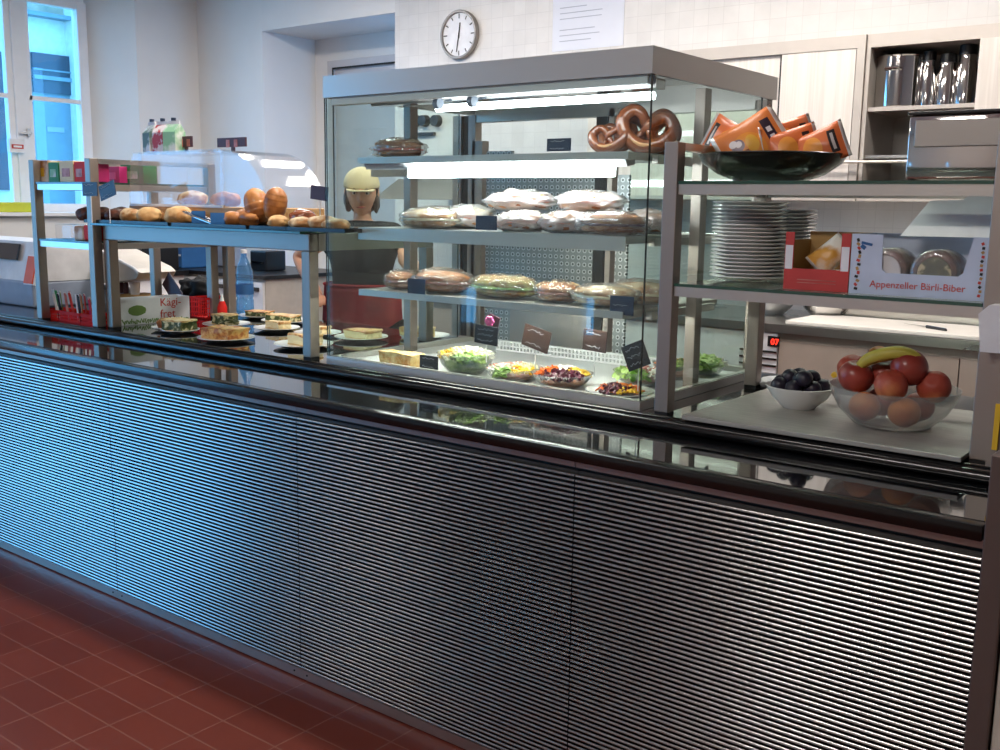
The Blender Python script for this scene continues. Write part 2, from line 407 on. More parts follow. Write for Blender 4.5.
# back wall: tiled field right of the recess, plaster to its left, lintel over the recess
RL, RR, RZ = at(262, 31, Y=YB).x, at(395, 60, Y=YB).x, at(262, 31, Y=YB).z
w = MB().span(RR, XR, YB, YB+.15, 0, ZC)
w = struct(w.obj('wall_back', 'walltile'))
struct(MB().span(XL-.5, RL, YB, YB+.7, 0, ZC).obj('wall_back_pier', 'wall'))
struct(MB().span(RL, RR, YB, YB+.7, RZ, ZC).obj('wall_back_lintel', 'wall'))
struct(MB().span(RL, RR+.6, YB+.6, YB+.75, 0, RZ+.2).obj('wall_recess', 'wall'))
d1 = thing('door_1', 'white door in the recess behind the serving counter', 'door', (0, 0, 0), kind='structure')
del d1['label'], d1['category']
pa = at(337, 66, Y=YB+.58); pb = at(398, 57, Y=YB+.58)
MB().span(pa.x, pa.x+.95, YB+.56, YB+.6, 0, pa.z-.03).obj('door_leaf', 'door', d1, True)
fr = MB().span(pa.x-.07, pa.x, YB+.53, YB+.6, 0, pa.z+.04).span(pa.x, pa.x+1.0, YB+.53, YB+.6, pa.z-.03, pa.z+.04)
fr.span(pa.x-.005, pa.x+.008, YB+.525, YB+.53, 0, pa.z-.02, 1).span(pa.x, pa.x+1, YB+.525, YB+.53, pa.z-.035, pa.z-.02, 1)
fr.obj('door_frame', ['door', 'dark'], d1, True)
# left wall with the splayed window niche and the glazed door that throws daylight on the counter front
WZ0, WZ1 = 1.40, 3.15
WY0, WY1 = .70, at(80, 100, X=XLO+.05).y+.05
NY1 = 3.27
GY0, GY1, GZ0, GZ1 = -4.75, -1.5, .05, 3.2
b = MB()
b.span(XL-.43, XL, NY1, YB+.7, 0, ZC)
b.span(XL-.43, XL, .55, NY1, 0, WZ0-.03)
b.span(XL-.43, XL, .55, NY1, WZ1+.1, ZC)
b.span(XL-.43, XL, GY1, .55, 0, ZC)
b.span(XL-.43, XL, GY0, GY1, GZ1, ZC).span(XL-.43, XL, GY0, GY1, 0, GZ0)
b.span(XL-.43, XL, YF, GY0, 0, ZC)
b.prism([(XL-.43, WY1), (XL+.0, NY1), (XL-.43, NY1)], 'z', WZ0-.03, WZ1+.1)
struct(b.obj('wall_left', 'wall'))
b = MB()
FX = [(-7.55, -7.2), (-5.9, -5.65), (-2.95, -2.80)]
FZ = (.12, .62)
xs = [XL-.43]+[v for p in FX for v in p]+[XR]
for i in range(0, len(xs), 2): b.span(xs[i], xs[i+1], YF-.25, YF, 0, ZC)
for x0, x1 in FX: b.span(x0, x1, YF-.25, YF, 0, FZ[0]).span(x0, x1, YF-.25, YF, FZ[1], ZC)
M['wallfront'] = simple('front_wall_paint', 'cfc6be', .8, var=.03)
struct(b.obj('wall_front', 'wallfront'))
struct(MB().span(XR, XR+.1, YF, YB+.15, 0, ZC).obj('wall_right', 'wallfront'))
def window(name, mk, ins=()):
    o = thing(name, '', ''); del o['label'], o['category']; o['kind'] = 'structure'
    return o
# window_1 in the niche
XW = XLO+.05
w1 = window('window_1', 0)
ya = lambda px, py=100: at(px, py, X=XW+.03).y
fr = MB()
y8, y15, y30, y80, y90 = ya(8), ya(14), ya(29), ya(80), ya(90)
zc_ = at(60, 100, X=XW+.03).z
fr.span(XW-.04, XW+.05, y15, y30, WZ0, WZ1, bev=.006)               # meeting stiles
fr.span(XW-.03, XW+.03, y8, y15, WZ0, WZ1).span(XW-.03, XW+.03, y30, y30+.03, WZ0, WZ1)
fr.span(XW-.04, XW+.05, y80, WY1+.02, WZ0, WZ1, bev=.006)
fr.span(XW-.037, XW+.047, WY0+.001, WY1-.001, WZ0-.02, WZ0+.05).span(XW-.037, XW+.047, WY0+.001, WY1-.001, WZ1-.06, WZ1+.08)
fr.span(XW-.02, XW+.03, WY0, y8, zc_-.02, zc_+.015).span(XW-.02, XW+.03, y30, y80, zc_-.02, zc_+.015)
fr.span(XW-.04, XW+.05, WY0-.06, WY0, WZ0, WZ1)
fr.obj('window_frame', 'whitepaint', w1, True)
MB().span(XW-.004, XW+.002, WY0, y8, WZ0, WZ1).span(XW-.004, XW+.002, y30, y80, WZ0, WZ1).obj('window_pane', 'glass', w1, True)
h = MB(); p = at(28, 133, X=XW+.06); h.box(p, (.03, .02, .07)).box(p+Vector((.03, -.03, 0)), (.015, .09, .016)); h.obj('window_handle', 'chrome', w1, True)
p = at(16, 146, X=XW+.07)
st = MB().box(p, (.05, .13, .11), bev=.004).box(p+Vector((.027, 0, -.005)), (.002, .10, .034), mi=1).box(p+Vector((.029, 0, -.005)), (.002, .07, .016), mi=0)
tag(st.obj('window_sticker', ['whitecard', 'redink']), 'small white box with a red lozenge logo on the window\'s middle post', 'sign')
struct(MB().span(XW-.05, XL+.06, WY0-.1, NY1, WZ0-.05, WZ0-.02, bev=.004).obj('trim_1', 'whitepaint'))
p = at(10, 221, X=XL-.1)
tag(MB().box((XL-.12, p.y-.1, WZ0+.02), (.22, .5, .08), bev=.01).obj('yellow_crate', 'yellowgreen'), 'flat yellow-green tray on the sill under the left window', 'tray')
# glazed door / window_2 (seen only as a reflection in the ribbed front) and street windows
w2 = window('window_2', 0); b = MB()
for y in (GY0, (GY0+GY1)/2-.04, GY1-.08): b.span(XL-.25, XL-.18, y, y+.08, GZ0, GZ1)
for z in (GZ0, 1.0, GZ1-.08): b.span(XL-.25, XL-.18, GY0, GY1, z, z+.07)
b.obj('window_frame', 'whitepaint', w2, True)
MB().span(XL-.22, XL-.215, GY0, GY1, GZ0, GZ1).obj('window_pane', 'glass', w2, True)
for i, (x0, x1) in enumerate(FX):
    w3 = window('window_%d' % (i+3), 0); b = MB()
    for x in (x0, x1-.05): b.span(x, x+.05, YF-.15, YF-.09, *FZ)
    for z in (FZ[0], FZ[1]-.05): b.span(x0, x1, YF-.15, YF-.09, z, z+.05)
    b.obj('window_frame', 'whitepaint', w3, True); MB().span(x0, x1, YF-.125, YF-.12, *FZ).obj('window_pane', 'glass', w3, True)
# building across the courtyard
XO = -15.0
fa = thing('courtyard_building', 'pale plaster building with blue shutters seen through the left window', 'building', (XO, 4, 0))
def fp(px, py): q = at(px, py, X=XO); return q.y, q.z
yA, zA = fp(66, 100); yB_, zB = fp(27, 20); 
MB().span(XO-.5, XO, 2.2, 16, -1, fp(40, 17)[1]).obj('facade_wall', 'facade', fa, True)
MB().span(XO-1.5, XO-.6, 2.2, 16, fp(40, 15)[1], fp(40, 15)[1]+3.2).obj('stone_wall', 'stone', fa, True)
MB().span(XO-.6, XO+.2, 2.2, 16, fp(40, 18)[1], fp(40, 14)[1]).obj('roof_gutter', 'facade_blue', fa, True)
y0, z0 = fp(28, 260); y1, z1 = fp(66, 57)
MB().span(XO, XO+.05, y0-.05, y1, z0, z1).obj('garage_shutter', 'facade_blue', fa, True)
MB().span(XO+.05, XO+.09, fp(29, 57)[0], y1, fp(40, 93)[1], z1).obj('dark_opening', 'facade_dark', fa, True)
MB().span(XO+.09, XO+.13, fp(29, 57)[0], y1, fp(40, 80)[1], fp(40, 76)[1]).span(XO+.09, XO+.12, fp(29, 57)[0], y1, fp(40, 71)[1], fp(40, 69.5)[1]).obj('ledge', 'facade_blue', fa, True)
MB().span(XO+.05, XO+.07, fp(45, 130)[0], fp(62, 130)[0], fp(50, 132)[1], fp(50, 127)[1]).obj('door_plate', 'greyp', fa, True)
MB().span(XO, XO+.4, y1, y1+.9, -1, fp(70, 0)[1]+1).obj('pilaster', 'facade', fa, True)
MB().span(XO, XO+.06, fp(-30, 50)[0], fp(3, 50)[0], fp(0, 190)[1], fp(0, 52)[1]).obj('side_window', 'facade_dark', fa, True)
struct(MB().span(XO-3, XLO-.2, -14, 16, -1.4, -1.3).obj('courtyard_ground', 'stone'))
# ================================================================== SERVING COUNTER
ZS, ZT = .918, .945
XA, XB = -5.6, -.419
ctr = thing('serving_counter', 'long serving counter with ribbed steel front and polished black top', 'counter', ((XA+XB)/2, .6, 0))
def W(mb, name, mat, **k): return mb.obj(name, mat, ctr, True, **k)
W(MB().span(XA, XB, .02, 1.25, 0, .90), 'carcass', 'dark')
seams = [XA, -4.44, -3.403, -2.367, -1.347, XB]
PITCH = .01262
# ribs: bevelled bars whose faces lean back a little, with the gaps between coloured dark for shade
def ribs(x0, x1):
    z = .038; P = []
    while z+PITCH < .869:
        P += [(.012, z), (-.0045, z+.0003), (-.0054, z+.0009), (-.0050, z+.0026), (-.0042, z+.0048), (-.0032, z+.0058), (.012, z+.0063), (.012, z+PITCH-.0001)]
        z += PITCH
    b = MB()
    A = [b.b.verts.new((x0, y, zz)) for y, zz in P]; B = [b.b.verts.new((x1, y, zz)) for y, zz in P]
    for i in range(len(P)-1):
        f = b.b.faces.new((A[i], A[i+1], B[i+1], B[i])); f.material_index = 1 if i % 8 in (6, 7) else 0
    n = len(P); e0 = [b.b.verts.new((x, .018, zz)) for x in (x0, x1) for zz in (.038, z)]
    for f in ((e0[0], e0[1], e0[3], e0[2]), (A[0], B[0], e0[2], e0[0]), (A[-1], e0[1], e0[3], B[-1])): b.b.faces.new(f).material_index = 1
    return b
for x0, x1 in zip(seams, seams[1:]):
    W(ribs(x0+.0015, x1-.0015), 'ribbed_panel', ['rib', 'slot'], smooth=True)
for x0, x1 in zip(seams, seams[1:]):
    W(MB().span(x0+.001, x1-.001, -.005, .018, .005, .036), 'kick_strip', 'steel')
    W(MB().span(x0+.001, x1-.001, -.004, .018, .870, .8865), 'trim_strip', 'strip')
    for x in (x0+.03, x1-.03): W(MB().tube([(x, -.0075, .022), (x, -.0052, .022)], .003, 8), 'screw', 'dark')
W(MB().span(XA, XB+.0, -.022, .02, .887, ZS, bev=.004), 'nosing', 'blackedge', smooth=True)
W(MB().span(XA, XB, .02, .30, .905, ZS-.0005), 'tray_slide', 'blackglass')
# rounded double rail between tray slide and counter top
W(MB().tube([(XA, .312, ZS+.014), (XB, .312, ZS+.014)], (.016), 20), 'front_rail', 'blackedge', smooth=True)
W(MB().span(XA, XB, .318, 1.26, .905, ZT), 'counter_top', 'blackglass')
W(MB().tube([(XA, .335, ZT-.006), (XB, .335, ZT-.006)], .0145, 16), 'rear_rail', 'blackedge', smooth=True)
# end cheek at the right and the cabinet beyond it
ch = MB().span(XB+.004, XB+.045, -.03, 1.28, 0, at(993, 455, Y=-.03).z, bev=.003)
tag(ch.obj('end_cheek', 'cheek'), 'brownish steel end panel closing the right end of the counter', 'panel')
fz = MB().span(XB+.047, XB+.7, -.02, .7, .04, .96, bev=.01).span(XB+.06, XB+.69, .02, .68, 0, .04, 1)
tag(fz.obj('side_cabinet', ['palegrey', 'rubber']), 'pale steel cabinet past the right end of the counter', 'cabinet')
# ------------------------------------------------------------------ racks
def rack(name, label, x0, x1, y0, y1, top, shelves, post=.04, base=ZT, front_shelf=True):
    t = thing(name, label, 'rack', ((x0+x1)/2, (y0+y1)/2, base)); h = post/2
    for x in (x0, x1):
        for y in (y0, y1):
            p = MB().span(x-h, x+h, y-h, y+h, base+.012, top, bev=.002).obj('post', 'steel_v', t, True)
            MB().span(x-h+.001, x+h-.001, y-h+.001, y+h-.001, base+.0005, base+.0115).obj('foot', 'rubber', p, True)
    for x in (x0, x1): MB().span(x-h+.001, x+h-.001, y0+h+.001, y1-h-.001, top-.020, top-.001).obj('side_rail', 'steel', t, True)
    for z in shelves:
        s = MB()
        for y in (y0, y1): s.span(x0+h+.001, x1-h-.001, y-.012, y+.012, z-.026, z-.0005)
        for x in (x0, x1): s.span(x-.011, x+.011, y0+h+.001, y1-h-.001, z-.026, z-.0005)
        s.obj('shelf_frame', 'steel', t, True)
        g = MB().span(x0+h+.002, x1-h-.002, y0-.016, y1+.016, z, z+.008)
        for f in g.b.faces: f.material_index = 0 if abs(f.normal.z) > .5 else 1
        g.obj('glass_shelf', ['shelf_glass', 'glass_edge'], t, True)
    return t
Z_U, Z_L = 1.566, 1.303
XP0, XP1 = -1.316, -.520
rack('display_rack', 'steel rack with two glass shelves at the right of the counter', XP0, XP1, .375, .935, 1.665, (Z_L-.008, Z_U-.008))
Z_U2, Z_L2 = 1.568, 1.318
rack('snack_rack', 'steel rack with snack boxes at the far left end', -4.515, -4.055, .36, .95, 1.665, (Z_L2-.008, Z_U2-.008))
# gantry with deep beams under a long glass shelf
ZG = 1.398
def gantry():
    x0, x1, y0, y1 = -3.995, -2.745, .395, 1.0
    t = thing('serving_gantry', 'long steel gantry carrying the bread trays over the hot plates', 'rack', ((x0+x1)/2, .7, ZT))
    for x in (x0, x1):
        for y in (y0, y1):
            p = MB().span(x-.021, x+.021, y-.021, y+.021, ZT+.012, ZG-.07, bev=.002).obj('post', 'steel_v', t, True)
            MB().span(x-.02, x+.02, y-.02, y+.02, ZT+.0005, ZT+.0115).obj('foot', 'rubber', p, True)
    b = MB()
    for y in (y0, y1): b.span(x0-.021, x1+.021, y-.021, y+.021, ZG-.069, ZG-.009, bev=.003)
    for x in (x0, x1): b.span(x-.021, x+.021, y0+.022, y1-.022, ZG-.069, ZG-.009)
    b.obj('beam', 'steel_dull', t, True)
    g = MB().span(x0-.03, x1+.03, y0-.07, y1+.03, ZG-.008, ZG)
    for f in g.b.faces: f.material_index = 0 if abs(f.normal.z) > .5 else 1
    g.obj('glass_shelf', ['shelf_glass', 'glass_edge'], t, True)
gantry()
# ------------------------------------------------------------------ GLASS DISPLAY CASE
CX0, CX1, CY0, CY1, CZB, CZT = -2.645, -1.392, .375, 1.172, 1.842, 1.912
case = thing('glass_display_case', 'tall glass display case with steel canopy in the middle of the counter', 'display case', ((CX0+CX1)/2, (CY0+CY1)/2, ZT))
def K(mb, name, mat, **k): return mb.obj(name, mat, case, True, **k)
ZR = .972
b = MB()
b.span(CX0, CX1, CY0, CY0+.03, ZT+.001, ZR).span(CX0, CX1, CY1-.03, CY1, ZT+.001, ZR)
b.span(CX0, CX0+.03, CY0+.03, CY1-.03, ZT+.001, ZR).span(CX1-.03, CX1, CY0+.03, CY1-.03, ZT+.001, ZR)
K(b, 'base_frame', 'satin'); K(MB().span(CX0+.03, CX1-.03, CY0+.03, CY1-.03, ZT+.001, ZT+.010), 'base_tray', 'whitepaint')
# canopy
b = MB().span(CX0, CX1, CY0, CY1, CZT-.006, CZT).span(CX0, CX1, CY0, CY0+.012, CZB, CZT-.006).span(CX0, CX0+.012, CY0+.012, CY1, CZB, CZT-.006).span(CX1-.012, CX1, CY0+.012, CY1, CZB, CZT-.006).span(CX0+.012, CX1-.012, CY1-.012, CY1, CZB, CZT-.006)
K(b, 'canopy', 'satin')
K(MB().span(CX0+.03, CX1-.02, CY0+.012, CY0+.045, CZB-.024, CZB+.0), 'light_channel', 'whitepaint')
K(MB().tube([(CX1-.035, CY0+.03, CZB-.012), (CX1-.012, CY0+.03, CZB-.012)], .013, 16), 'channel_end_cap', 'greyp', smooth=True)
tb = MB().tube([(CX0+.42, CY0+.10, CZB-.045), (CX1-.05, CY0+.10, CZB-.045)], .011, 12)
lamp = K(MB().span(CX0+.15, CX1-.03, CY0+.075, CY0+.125, CZB-.028, CZB-.002), 'lamp_holder', 'chrome')
tb.obj('lamp_tube', 'tube_top', lamp, True, smooth=True)
for px in (470, 436):
    p = at(px, 107, Y=CY0+.05); K(MB().tube([(p.x, CY0+.05, CZB-.036), (p.x+.018, CY0+.05, CZB-.036)], .017, 14), 'clamp', 'greyp', smooth=True)
# glass panes, 6 mm, dark green edges
def pane(x0, x1, y0, y1, z0, z1, nm='glass_pane', ax='y'):
    g = MB().span(x0, x1, y0, y1, z0, z1)
    g.b.faces.ensure_lookup_table(); g.b.normal_update()
    for f in g.b.faces: f.material_index = 0 if abs(getattr(f.normal, ax)) > .5 else 1
    K(g, nm, ['glass', 'case_edge'])
pane(CX0+.002, CX1-.002, CY0+.002, CY0+.008, ZR+.001, CZB-.001)
pane(CX0+.002, CX0+.008, CY0+.010, CY1-.1, ZR+.001, CZB-.001, ax='x')
pane(CX1-.008, CX1-.002, CY0+.010, CY1-.1, ZR+.001, CZB-.001, ax='x')
# uprights
for x in (CX0+.045, CX1-.045):
    K(MB().span(x-.017, x+.017, .735, .775, ZT+.011, CZB-.001, bev=.002), 'upright', 'steel_v')
K(MB().span(CX0+.01, CX0+.045, CY1-.05, CY1-.01, ZR, CZB-.001), 'upright', 'steel_v')
K(MB().span(CX1-.045, CX1-.01, CY1-.05, CY1-.01, ZR, CZB-.001), 'upright', 'steel_v')
# shelves
SZ = [at(628, 151, Y=.44).z, at(480, 231, Y=.44).z, at(480, 299, Y=.44).z]
SX0, SX1, SY0, SY1 = -2.545, -1.492, .435, 1.02
for i, z in enumerate(SZ):
    sh = MB().span(SX0, SX1, SY0, SY1, z-.006, z-.001).span(SX0, SX1, SY0, SY0+.004, z-(.042 if i == 1 else .022), z-.006).span(SX1-.004, SX1, SY0+.004, SY1, z-.022, z-.006).span(SX0, SX0+.004, SY0+.004, SY1, z-.022, z-.006)
    s = K(sh, 'shelf', 'satin')
    k = MB()
    for x in (SX0-.027, SX1+.012): k.span(x-.003, x+.003+.012, .55, .95, z-.03, z-.008)
    k.obj('bracket', 'steel', s, True)
    hb = MB()
    hb.prism([(SY0+.012, z-.007), (SY0+.075, z-.007), (SY0+.070, z-.034), (SY0+.03, z-.040)], 'x', SX0+.01, SX1-.02)
    if i < 1: hb.obj('lamp_housing', 'chrome' if i else 'whitepaint', s, True)
    if i == 1: MB().tube([(SX0+.08, SY0+.022, z-.020), (SX1-.08, SY0+.022, z-.020)], .007, 10).obj('lamp_tube', 'tube_fill', s, True)  # added fill tube, hidden behind the lip, brightens the breads below
    if i == 0:
        MB().span(SX0+.22, SX1-.06, SY0+.012, SY0+.034, z-.068, z-.041).obj('lamp_tube', 'tube', s, True)
        MB().span(SX0+.05, SX0+.2185, SY0+.012, SY0+.034, z-.065, z-.042).obj('lamp_cover', 'chrome', s, True)
    if i == 2: MB().tube([(SX0+.08, SY0+.03, z-.0145), (SX1-.08, SY0+.03, z-.0145)], .007, 10).obj('lamp_tube', 'tube_low', s, True)
# back of the case: sliding doors of perforated and slotted sheet
yb = CY1-.03
def bx(px, y=1.14): return at(px, 240, Y=y).x
def kz(z0, z1, px0, px1, mat, nm, dy=0): K(MB().span(bx(px0), bx(px1), yb-.006+dy, yb+.004+dy, z0, z1), nm, mat)
K(MB().span(bx(455), bx(463), yb-.02, yb+.02, ZR, CZB-.002), 'door_stile', 'steel_v')
K(MB().span(bx(463), bx(472), yb-.01, yb+.02, ZR, CZB-.002), 'door_gap', 'dark')
K(MB().span(bx(474), bx(484), yb-.02, yb+.02, ZR, CZB-.1), 'door_stile', 'steel_v')
kz(ZR, CZB-.14, 486, 512, 'perf', 'perforated_strip')
kz(1.21, SZ[0]-.04, 512, 594, 'perf', 'perforated_panel')
kz(ZR, 1.20, 512, 594, 'steel_dull', 'rear_panel')
K(MB().span(bx(595), bx(606), yb-.015, yb+.02, ZR, CZB-.002), 'door_gap', 'dark')
K(MB().span(bx(608), bx(613), yb-.02, yb+.02, ZR, CZB-.002), 'door_stile', 'steel_v')
kz(ZR, SZ[0]-.04, 616, 628, 'perf', 'perforated_strip')
K(MB().span(bx(628), CX1-.05, yb-.003, yb+.001, ZR, CZB-.002), 'rear_glass', 'shelf_glass')
K(MB().span(CX0+.05, CX1-.05, yb-.02, yb+.02, CZB-.03, CZB-.002), 'door_rail', 'steel')
# white slotted grille standing on the base tray
g = MB(); gx0, gx1 = at(498, 345, Y=1.0).x, at(665, 365, Y=1.0).x; gz0, gz1 = ZT+.011, .995
g.span(gx0, gx1, .99, 1.0, gz1-.006, gz1).span(gx0, gx1, .99, 1.0, gz0, gz0+.006).span(gx0, gx1, .99, 1.0, (gz0+gz1)/2-.003, (gz0+gz1)/2+.003)
n_ = 46
for i in range(n_+1): x = gx0+(gx1-gx0)*i/n_; g.span(x-.0035, x+.0035, .991, .999, gz0, gz1)
K(g, 'slotted_grille', 'whitepaint')
# ------------------------------------------------------------------ wall units behind
def wall_cabinets():
    y = 3.42; z0, z1 = 1.545, 2.385
    P = lambda px: at(px, 120, Y=y).x
    xl, xm0, xm1 = at(700, 50, Y=y).x-.75, P(850), P(862)
    t = thing('wall_cabinet', 'pale two-door wall cabinet above the back counter', 'cabinet', ((xl+xm0)/2, y+.2, z0))
    MB().span(xl, xm1-.004, y+.02, YB, z0, z1).obj('body', 'cab', t, True)
    MB().span(xl, xm1-.004, y-.012, y+.019, z1-.065, z1).span(xl, xm1-.004, y-.012, y+.019, z0, z0+.02).span(P(853), xm1-.004, y-.012, y+.019, z0+.02, z1-.065).obj('frame', 'cabframe', t, True)
    MB().span(xl, P(777), y+.006, y+.018, z0+.021, z1-.066).obj('door', 'cab', t, True)
    MB().span(P(779), P(852), y-.008, y+.004, z0+.021, z1-.066).obj('door', 'cab', t, True)
    MB().span(P(777), P(779), y-.002, y+.005, z0+.022, z1-.066).obj('door_gap', 'dark', t, True)
    # open unit
    xr = P(974); XE = xr+1.0
    t = thing('open_wall_cabinet', 'open steel wall cabinet holding pots, right of the pale doors', 'cabinet', ((xm1+XE)/2, y+.2, z0))
    b = MB().span(xm1, XE, YB-.02, YB-.001, z0, z1).span(xm1, XE, y, YB-.021, z1-.065, z1).span(xm1, XE, y, YB-.021, z0, z0+.02)
    b.span(xm1, xm1+.02, y, YB-.021, z0+.02, z1-.065).span(XE-.02, XE, y, YB-.021, z0+.02, z1-.065)
    b.obj('body', 'cabframe', t, True)
    zs = at(920, 105, Y=y).z
    MB().span(xm1+.021, xr+.3, y+.012, YB-.022, zs-.02, zs).obj('shelf', 'cabframe', t, True)
    MB().span(xr, XE-.021, y-.012, y+.008, z0+.3, z1-.066).obj('door', 'cab', t, True)
    zr = at(850, 162, Y=y-.05).z
    b = MB().tube([(P(815), y-.05, zr), (xr+.4, y-.05, zr)], .008, 10)
    for x in (P(820), xr+.3): b.tube([(x, y-.05, zr), (x, y-.005, zr)], .006, 8)
    tag(b.obj('utensil_rail', 'steel', smooth=True), 'thin steel rail running in front of the wall cabinets', 'rail')
    MB().span(xm1+.021, xr+.3, y+.02, YB-.022, zr+.02, zr+.036).obj('lower_shelf', 'steel', t, True)
    # pot with lid and the steel flasks on the shelf
    p = at(902, 104, Y=3.62); r = .128
    pt = thing('stock_pot', 'tall steel stock pot on the open cabinet shelf', 'pot', (p.x-.012, 3.60, zs+.0005))
    MB().lathe([(0, 0), (r-.008, 0), (r, .008), (r, .255), (r+.006, .261), (r-.002, .261), (r-.004, .01), (0, .01)], 36).obj('pot_body', 'chrome', pt, smooth=True)
    for s in (-1, 1):
        MB().tube([(-.04, s*r*.95, .19), (-.03, s*(r+.03), .195), (.03, s*(r+.03), .195), (.04, s*r*.95, .19)], .006, 8).obj('handle', 'chrome', pt, smooth=True)
    for px, r, h, lb in ((926, .042, .29, 'dark steel flask right beside the stock pot'), (945, .052, .27, 'squat steel coffee flask, middle one right of the pot'), (964, .054, .31, 'tallest steel flask next to the closed door')):
        p = at(px, 104, Y=3.58)
        f = thing('steel_flask', lb, 'flask', (p.x, 3.58, zs+.0005), 0, 'steel flasks on the open cabinet shelf')
        MB().lathe([(0, 0), (r, 0), (r, h*.55), (r*.75, h*.7), (r*.72, h*.8), (0, h*.8)], 28).obj('flask_body', 'chrome', f, smooth=True)
        MB().lathe([(0, h*.801), (r*.8, h*.801), (r*.75, h*.95), (0, h)], 24).obj('flask_lid', 'black', f, smooth=True)
        MB().tube([(0, r, h*.5), (0, r+.03, h*.5), (0, r+.03, h*.2), (0, r, h*.15)], .006, 8).obj('handle', 'black', f, smooth=True)
    # upturned bowls on the bottom board
    for i, px in enumerate((886, 918, 938)):
        p = at(px, 199, Y=3.6)
        tag(MB().lathe([(.085, 0), (.08, .03), (.05, .07), (0, .08)], 24).obj('steel_bowl', 'chrome', smooth=True), ['steel bowl at the left of the cabinet bottom', 'steel bowl in the middle of the cabinet bottom', 'steel bowl at the right of the cabinet bottom'][i], 'bowl', 'upturned bowls at the cabinet bottom').location = (p.x-.03+i*.08, 3.6+.0, z0+.0205)
wall_cabinets()
def back_counter():
    y0 = 3.08; z = .9
    x0, x1 = -4.6, .6
    t = thing('back_counter', 'back work counter with taupe fronts along the tiled wall', 'counter', ((x0+x1)/2, 3.5, 0))
    MB().span(x0, x1, y0+.04, YB-.001, .08, z-.045).obj('body', 'taupe', t, True)
    MB().span(x0, x1, y0, YB-.001, z-.044, z).obj('worktop', 'steel', t, True)
    P = lambda px, py=360: at(px, py, Y=y0+.02).x
    e = [P(778), P(868), P(960), P(1040)]
    for a, bb in zip([x0]+e[:0]+[e[0], e[1], e[2]], [P(600)]+[e[1], e[2], e[3]]):
        MB().span(a+.003, bb-.003, y0+.016, y0+.039, .1, z-.09).obj('door', 'taupe', t, True)
    MB().span(x0, x1, y0+.03, y0+.1, 0, .08).obj('plinth', 'dark', t, True)
    # appliance with the red display
    a = thing('undercounter_appliance', 'grey under-counter appliance with a red digital display', 'appliance', ((P(740)+P(778))/2, y0, .1))
    MB().span(P(600), P(777), y0+.012, y0+.038, .1, z-.05).obj('front_panel', 'beige_light', a, True)
    q0, q1 = at(767, 346, Y=y0), at(779, 337, Y=y0)
    s = MB().span(q0.x, q1.x, y0+.004, y0+.011, q0.z, q1.z).obj('display', 'black', a, True)
    lp = world_of(a).inverted() @ Vector((q0.x+.018, y0+.003, q0.z+.010))
    text('07', .045, a, lp, (PI/2, 0, 0), 'digits', 'digits', .0005)
    b = MB()
    for k, py in enumerate((352, 359, 366)): zz = at(772, py, Y=y0).z; b.span(P(740), P(777), y0+.006, y0+.0115, zz-.006, zz+.004)
    b.obj('drawer_handle', 'chrome', a, True)
    # cutting board, knife, bowls, tray
    q = at(800, 320, Z=z+.02)
    xb0 = at(783, 321, Z=z+.02).x; xb1 = at(960, 341, Z=z+.02).x+.3
    tag(MB().span(xb0, xb1, y0+.03, y0+.5, z+.0005, z+.022, bev=.004).obj('cutting_board', 'board'), 'long white cutting board on the back work counter', 'board')
    ka, kb = at(927, 327, Z=z+.028), at(946, 330, Z=z+.028)
    kn = thing('kitchen_knife', 'small kitchen knife lying on the white cutting board', 'knife', (ka.x, ka.y, z+.0225))
    MB().tube([ka, kb], [(.008, .012), (.006, .010)], 8).obj('handle', 'black', kn, True)
    dd = (ka-kb).normalized(); sd = Vector((-dd.y, dd.x, 0))
    bl = MB(); v = [bl.b.verts.new(p) for p in (ka+sd*.011, ka-sd*.011, ka+dd*.16)]; v2 = [bl.b.verts.new(p.co+Vector((0, 0, .002))) for p in v]
    bl.b.faces.new(v[::-1]); bl.b.faces.new(v2)
    for i in range(3): bl.b.faces.new((v[i], v[(i+1) % 3], v2[(i+1) % 3], v2[i]))
    bl.obj('blade', 'chrome', kn, True)
    def bowl(px, py, yy, r, h, mat, lb, nm, tilt=0):
        p = at(px, py, Y=yy)
        o = MB().lathe([(0, 0), (r*.45, 0), (r*.8, h*.4), (r, h), (r*.97, h), (r*.76, h*.42), (r*.4, .006), (0, .006)], 36).obj(nm, mat, smooth=True)
        o.location = (p.x, yy, z+.0005); tag(o, lb, 'bowl')
    bowl(772, 310, 3.55, .14, .13, 'plate', 'white mixing bowl on the back counter left of the steel bowl', 'mixing_bowl')
    bowl(826, 305, 3.6, .15, .13, 'chrome', 'steel mixing bowl on the back counter', 'mixing_bowl')
    p0, p1 = at(842, 302, Y=3.62).x, at(985, 310, Y=3.62).x
    b = MB().span(p0, p1+.2, 3.62, 3.86, z+.0005, z+.07, bev=.005).span(p0-.01, p1+.2, 3.6, 3.88, z+.07, z+.08)
    tag(b.obj('food_container', ['steel'], ), 'shallow steel food container along the back of the work counter', 'container')
    b = MB().span(p0, p1+.3, 3.60, 3.86, z+.14, z+.165)
    for x in (p0+.03, p1+.2): b.span(x, x+.02, 3.84, 3.86, z+.081, z+.14)
    tag(b.obj('back_shelf', 'whitepaint'), 'white shelf board just above the steel food container', 'shelf')
back_counter()
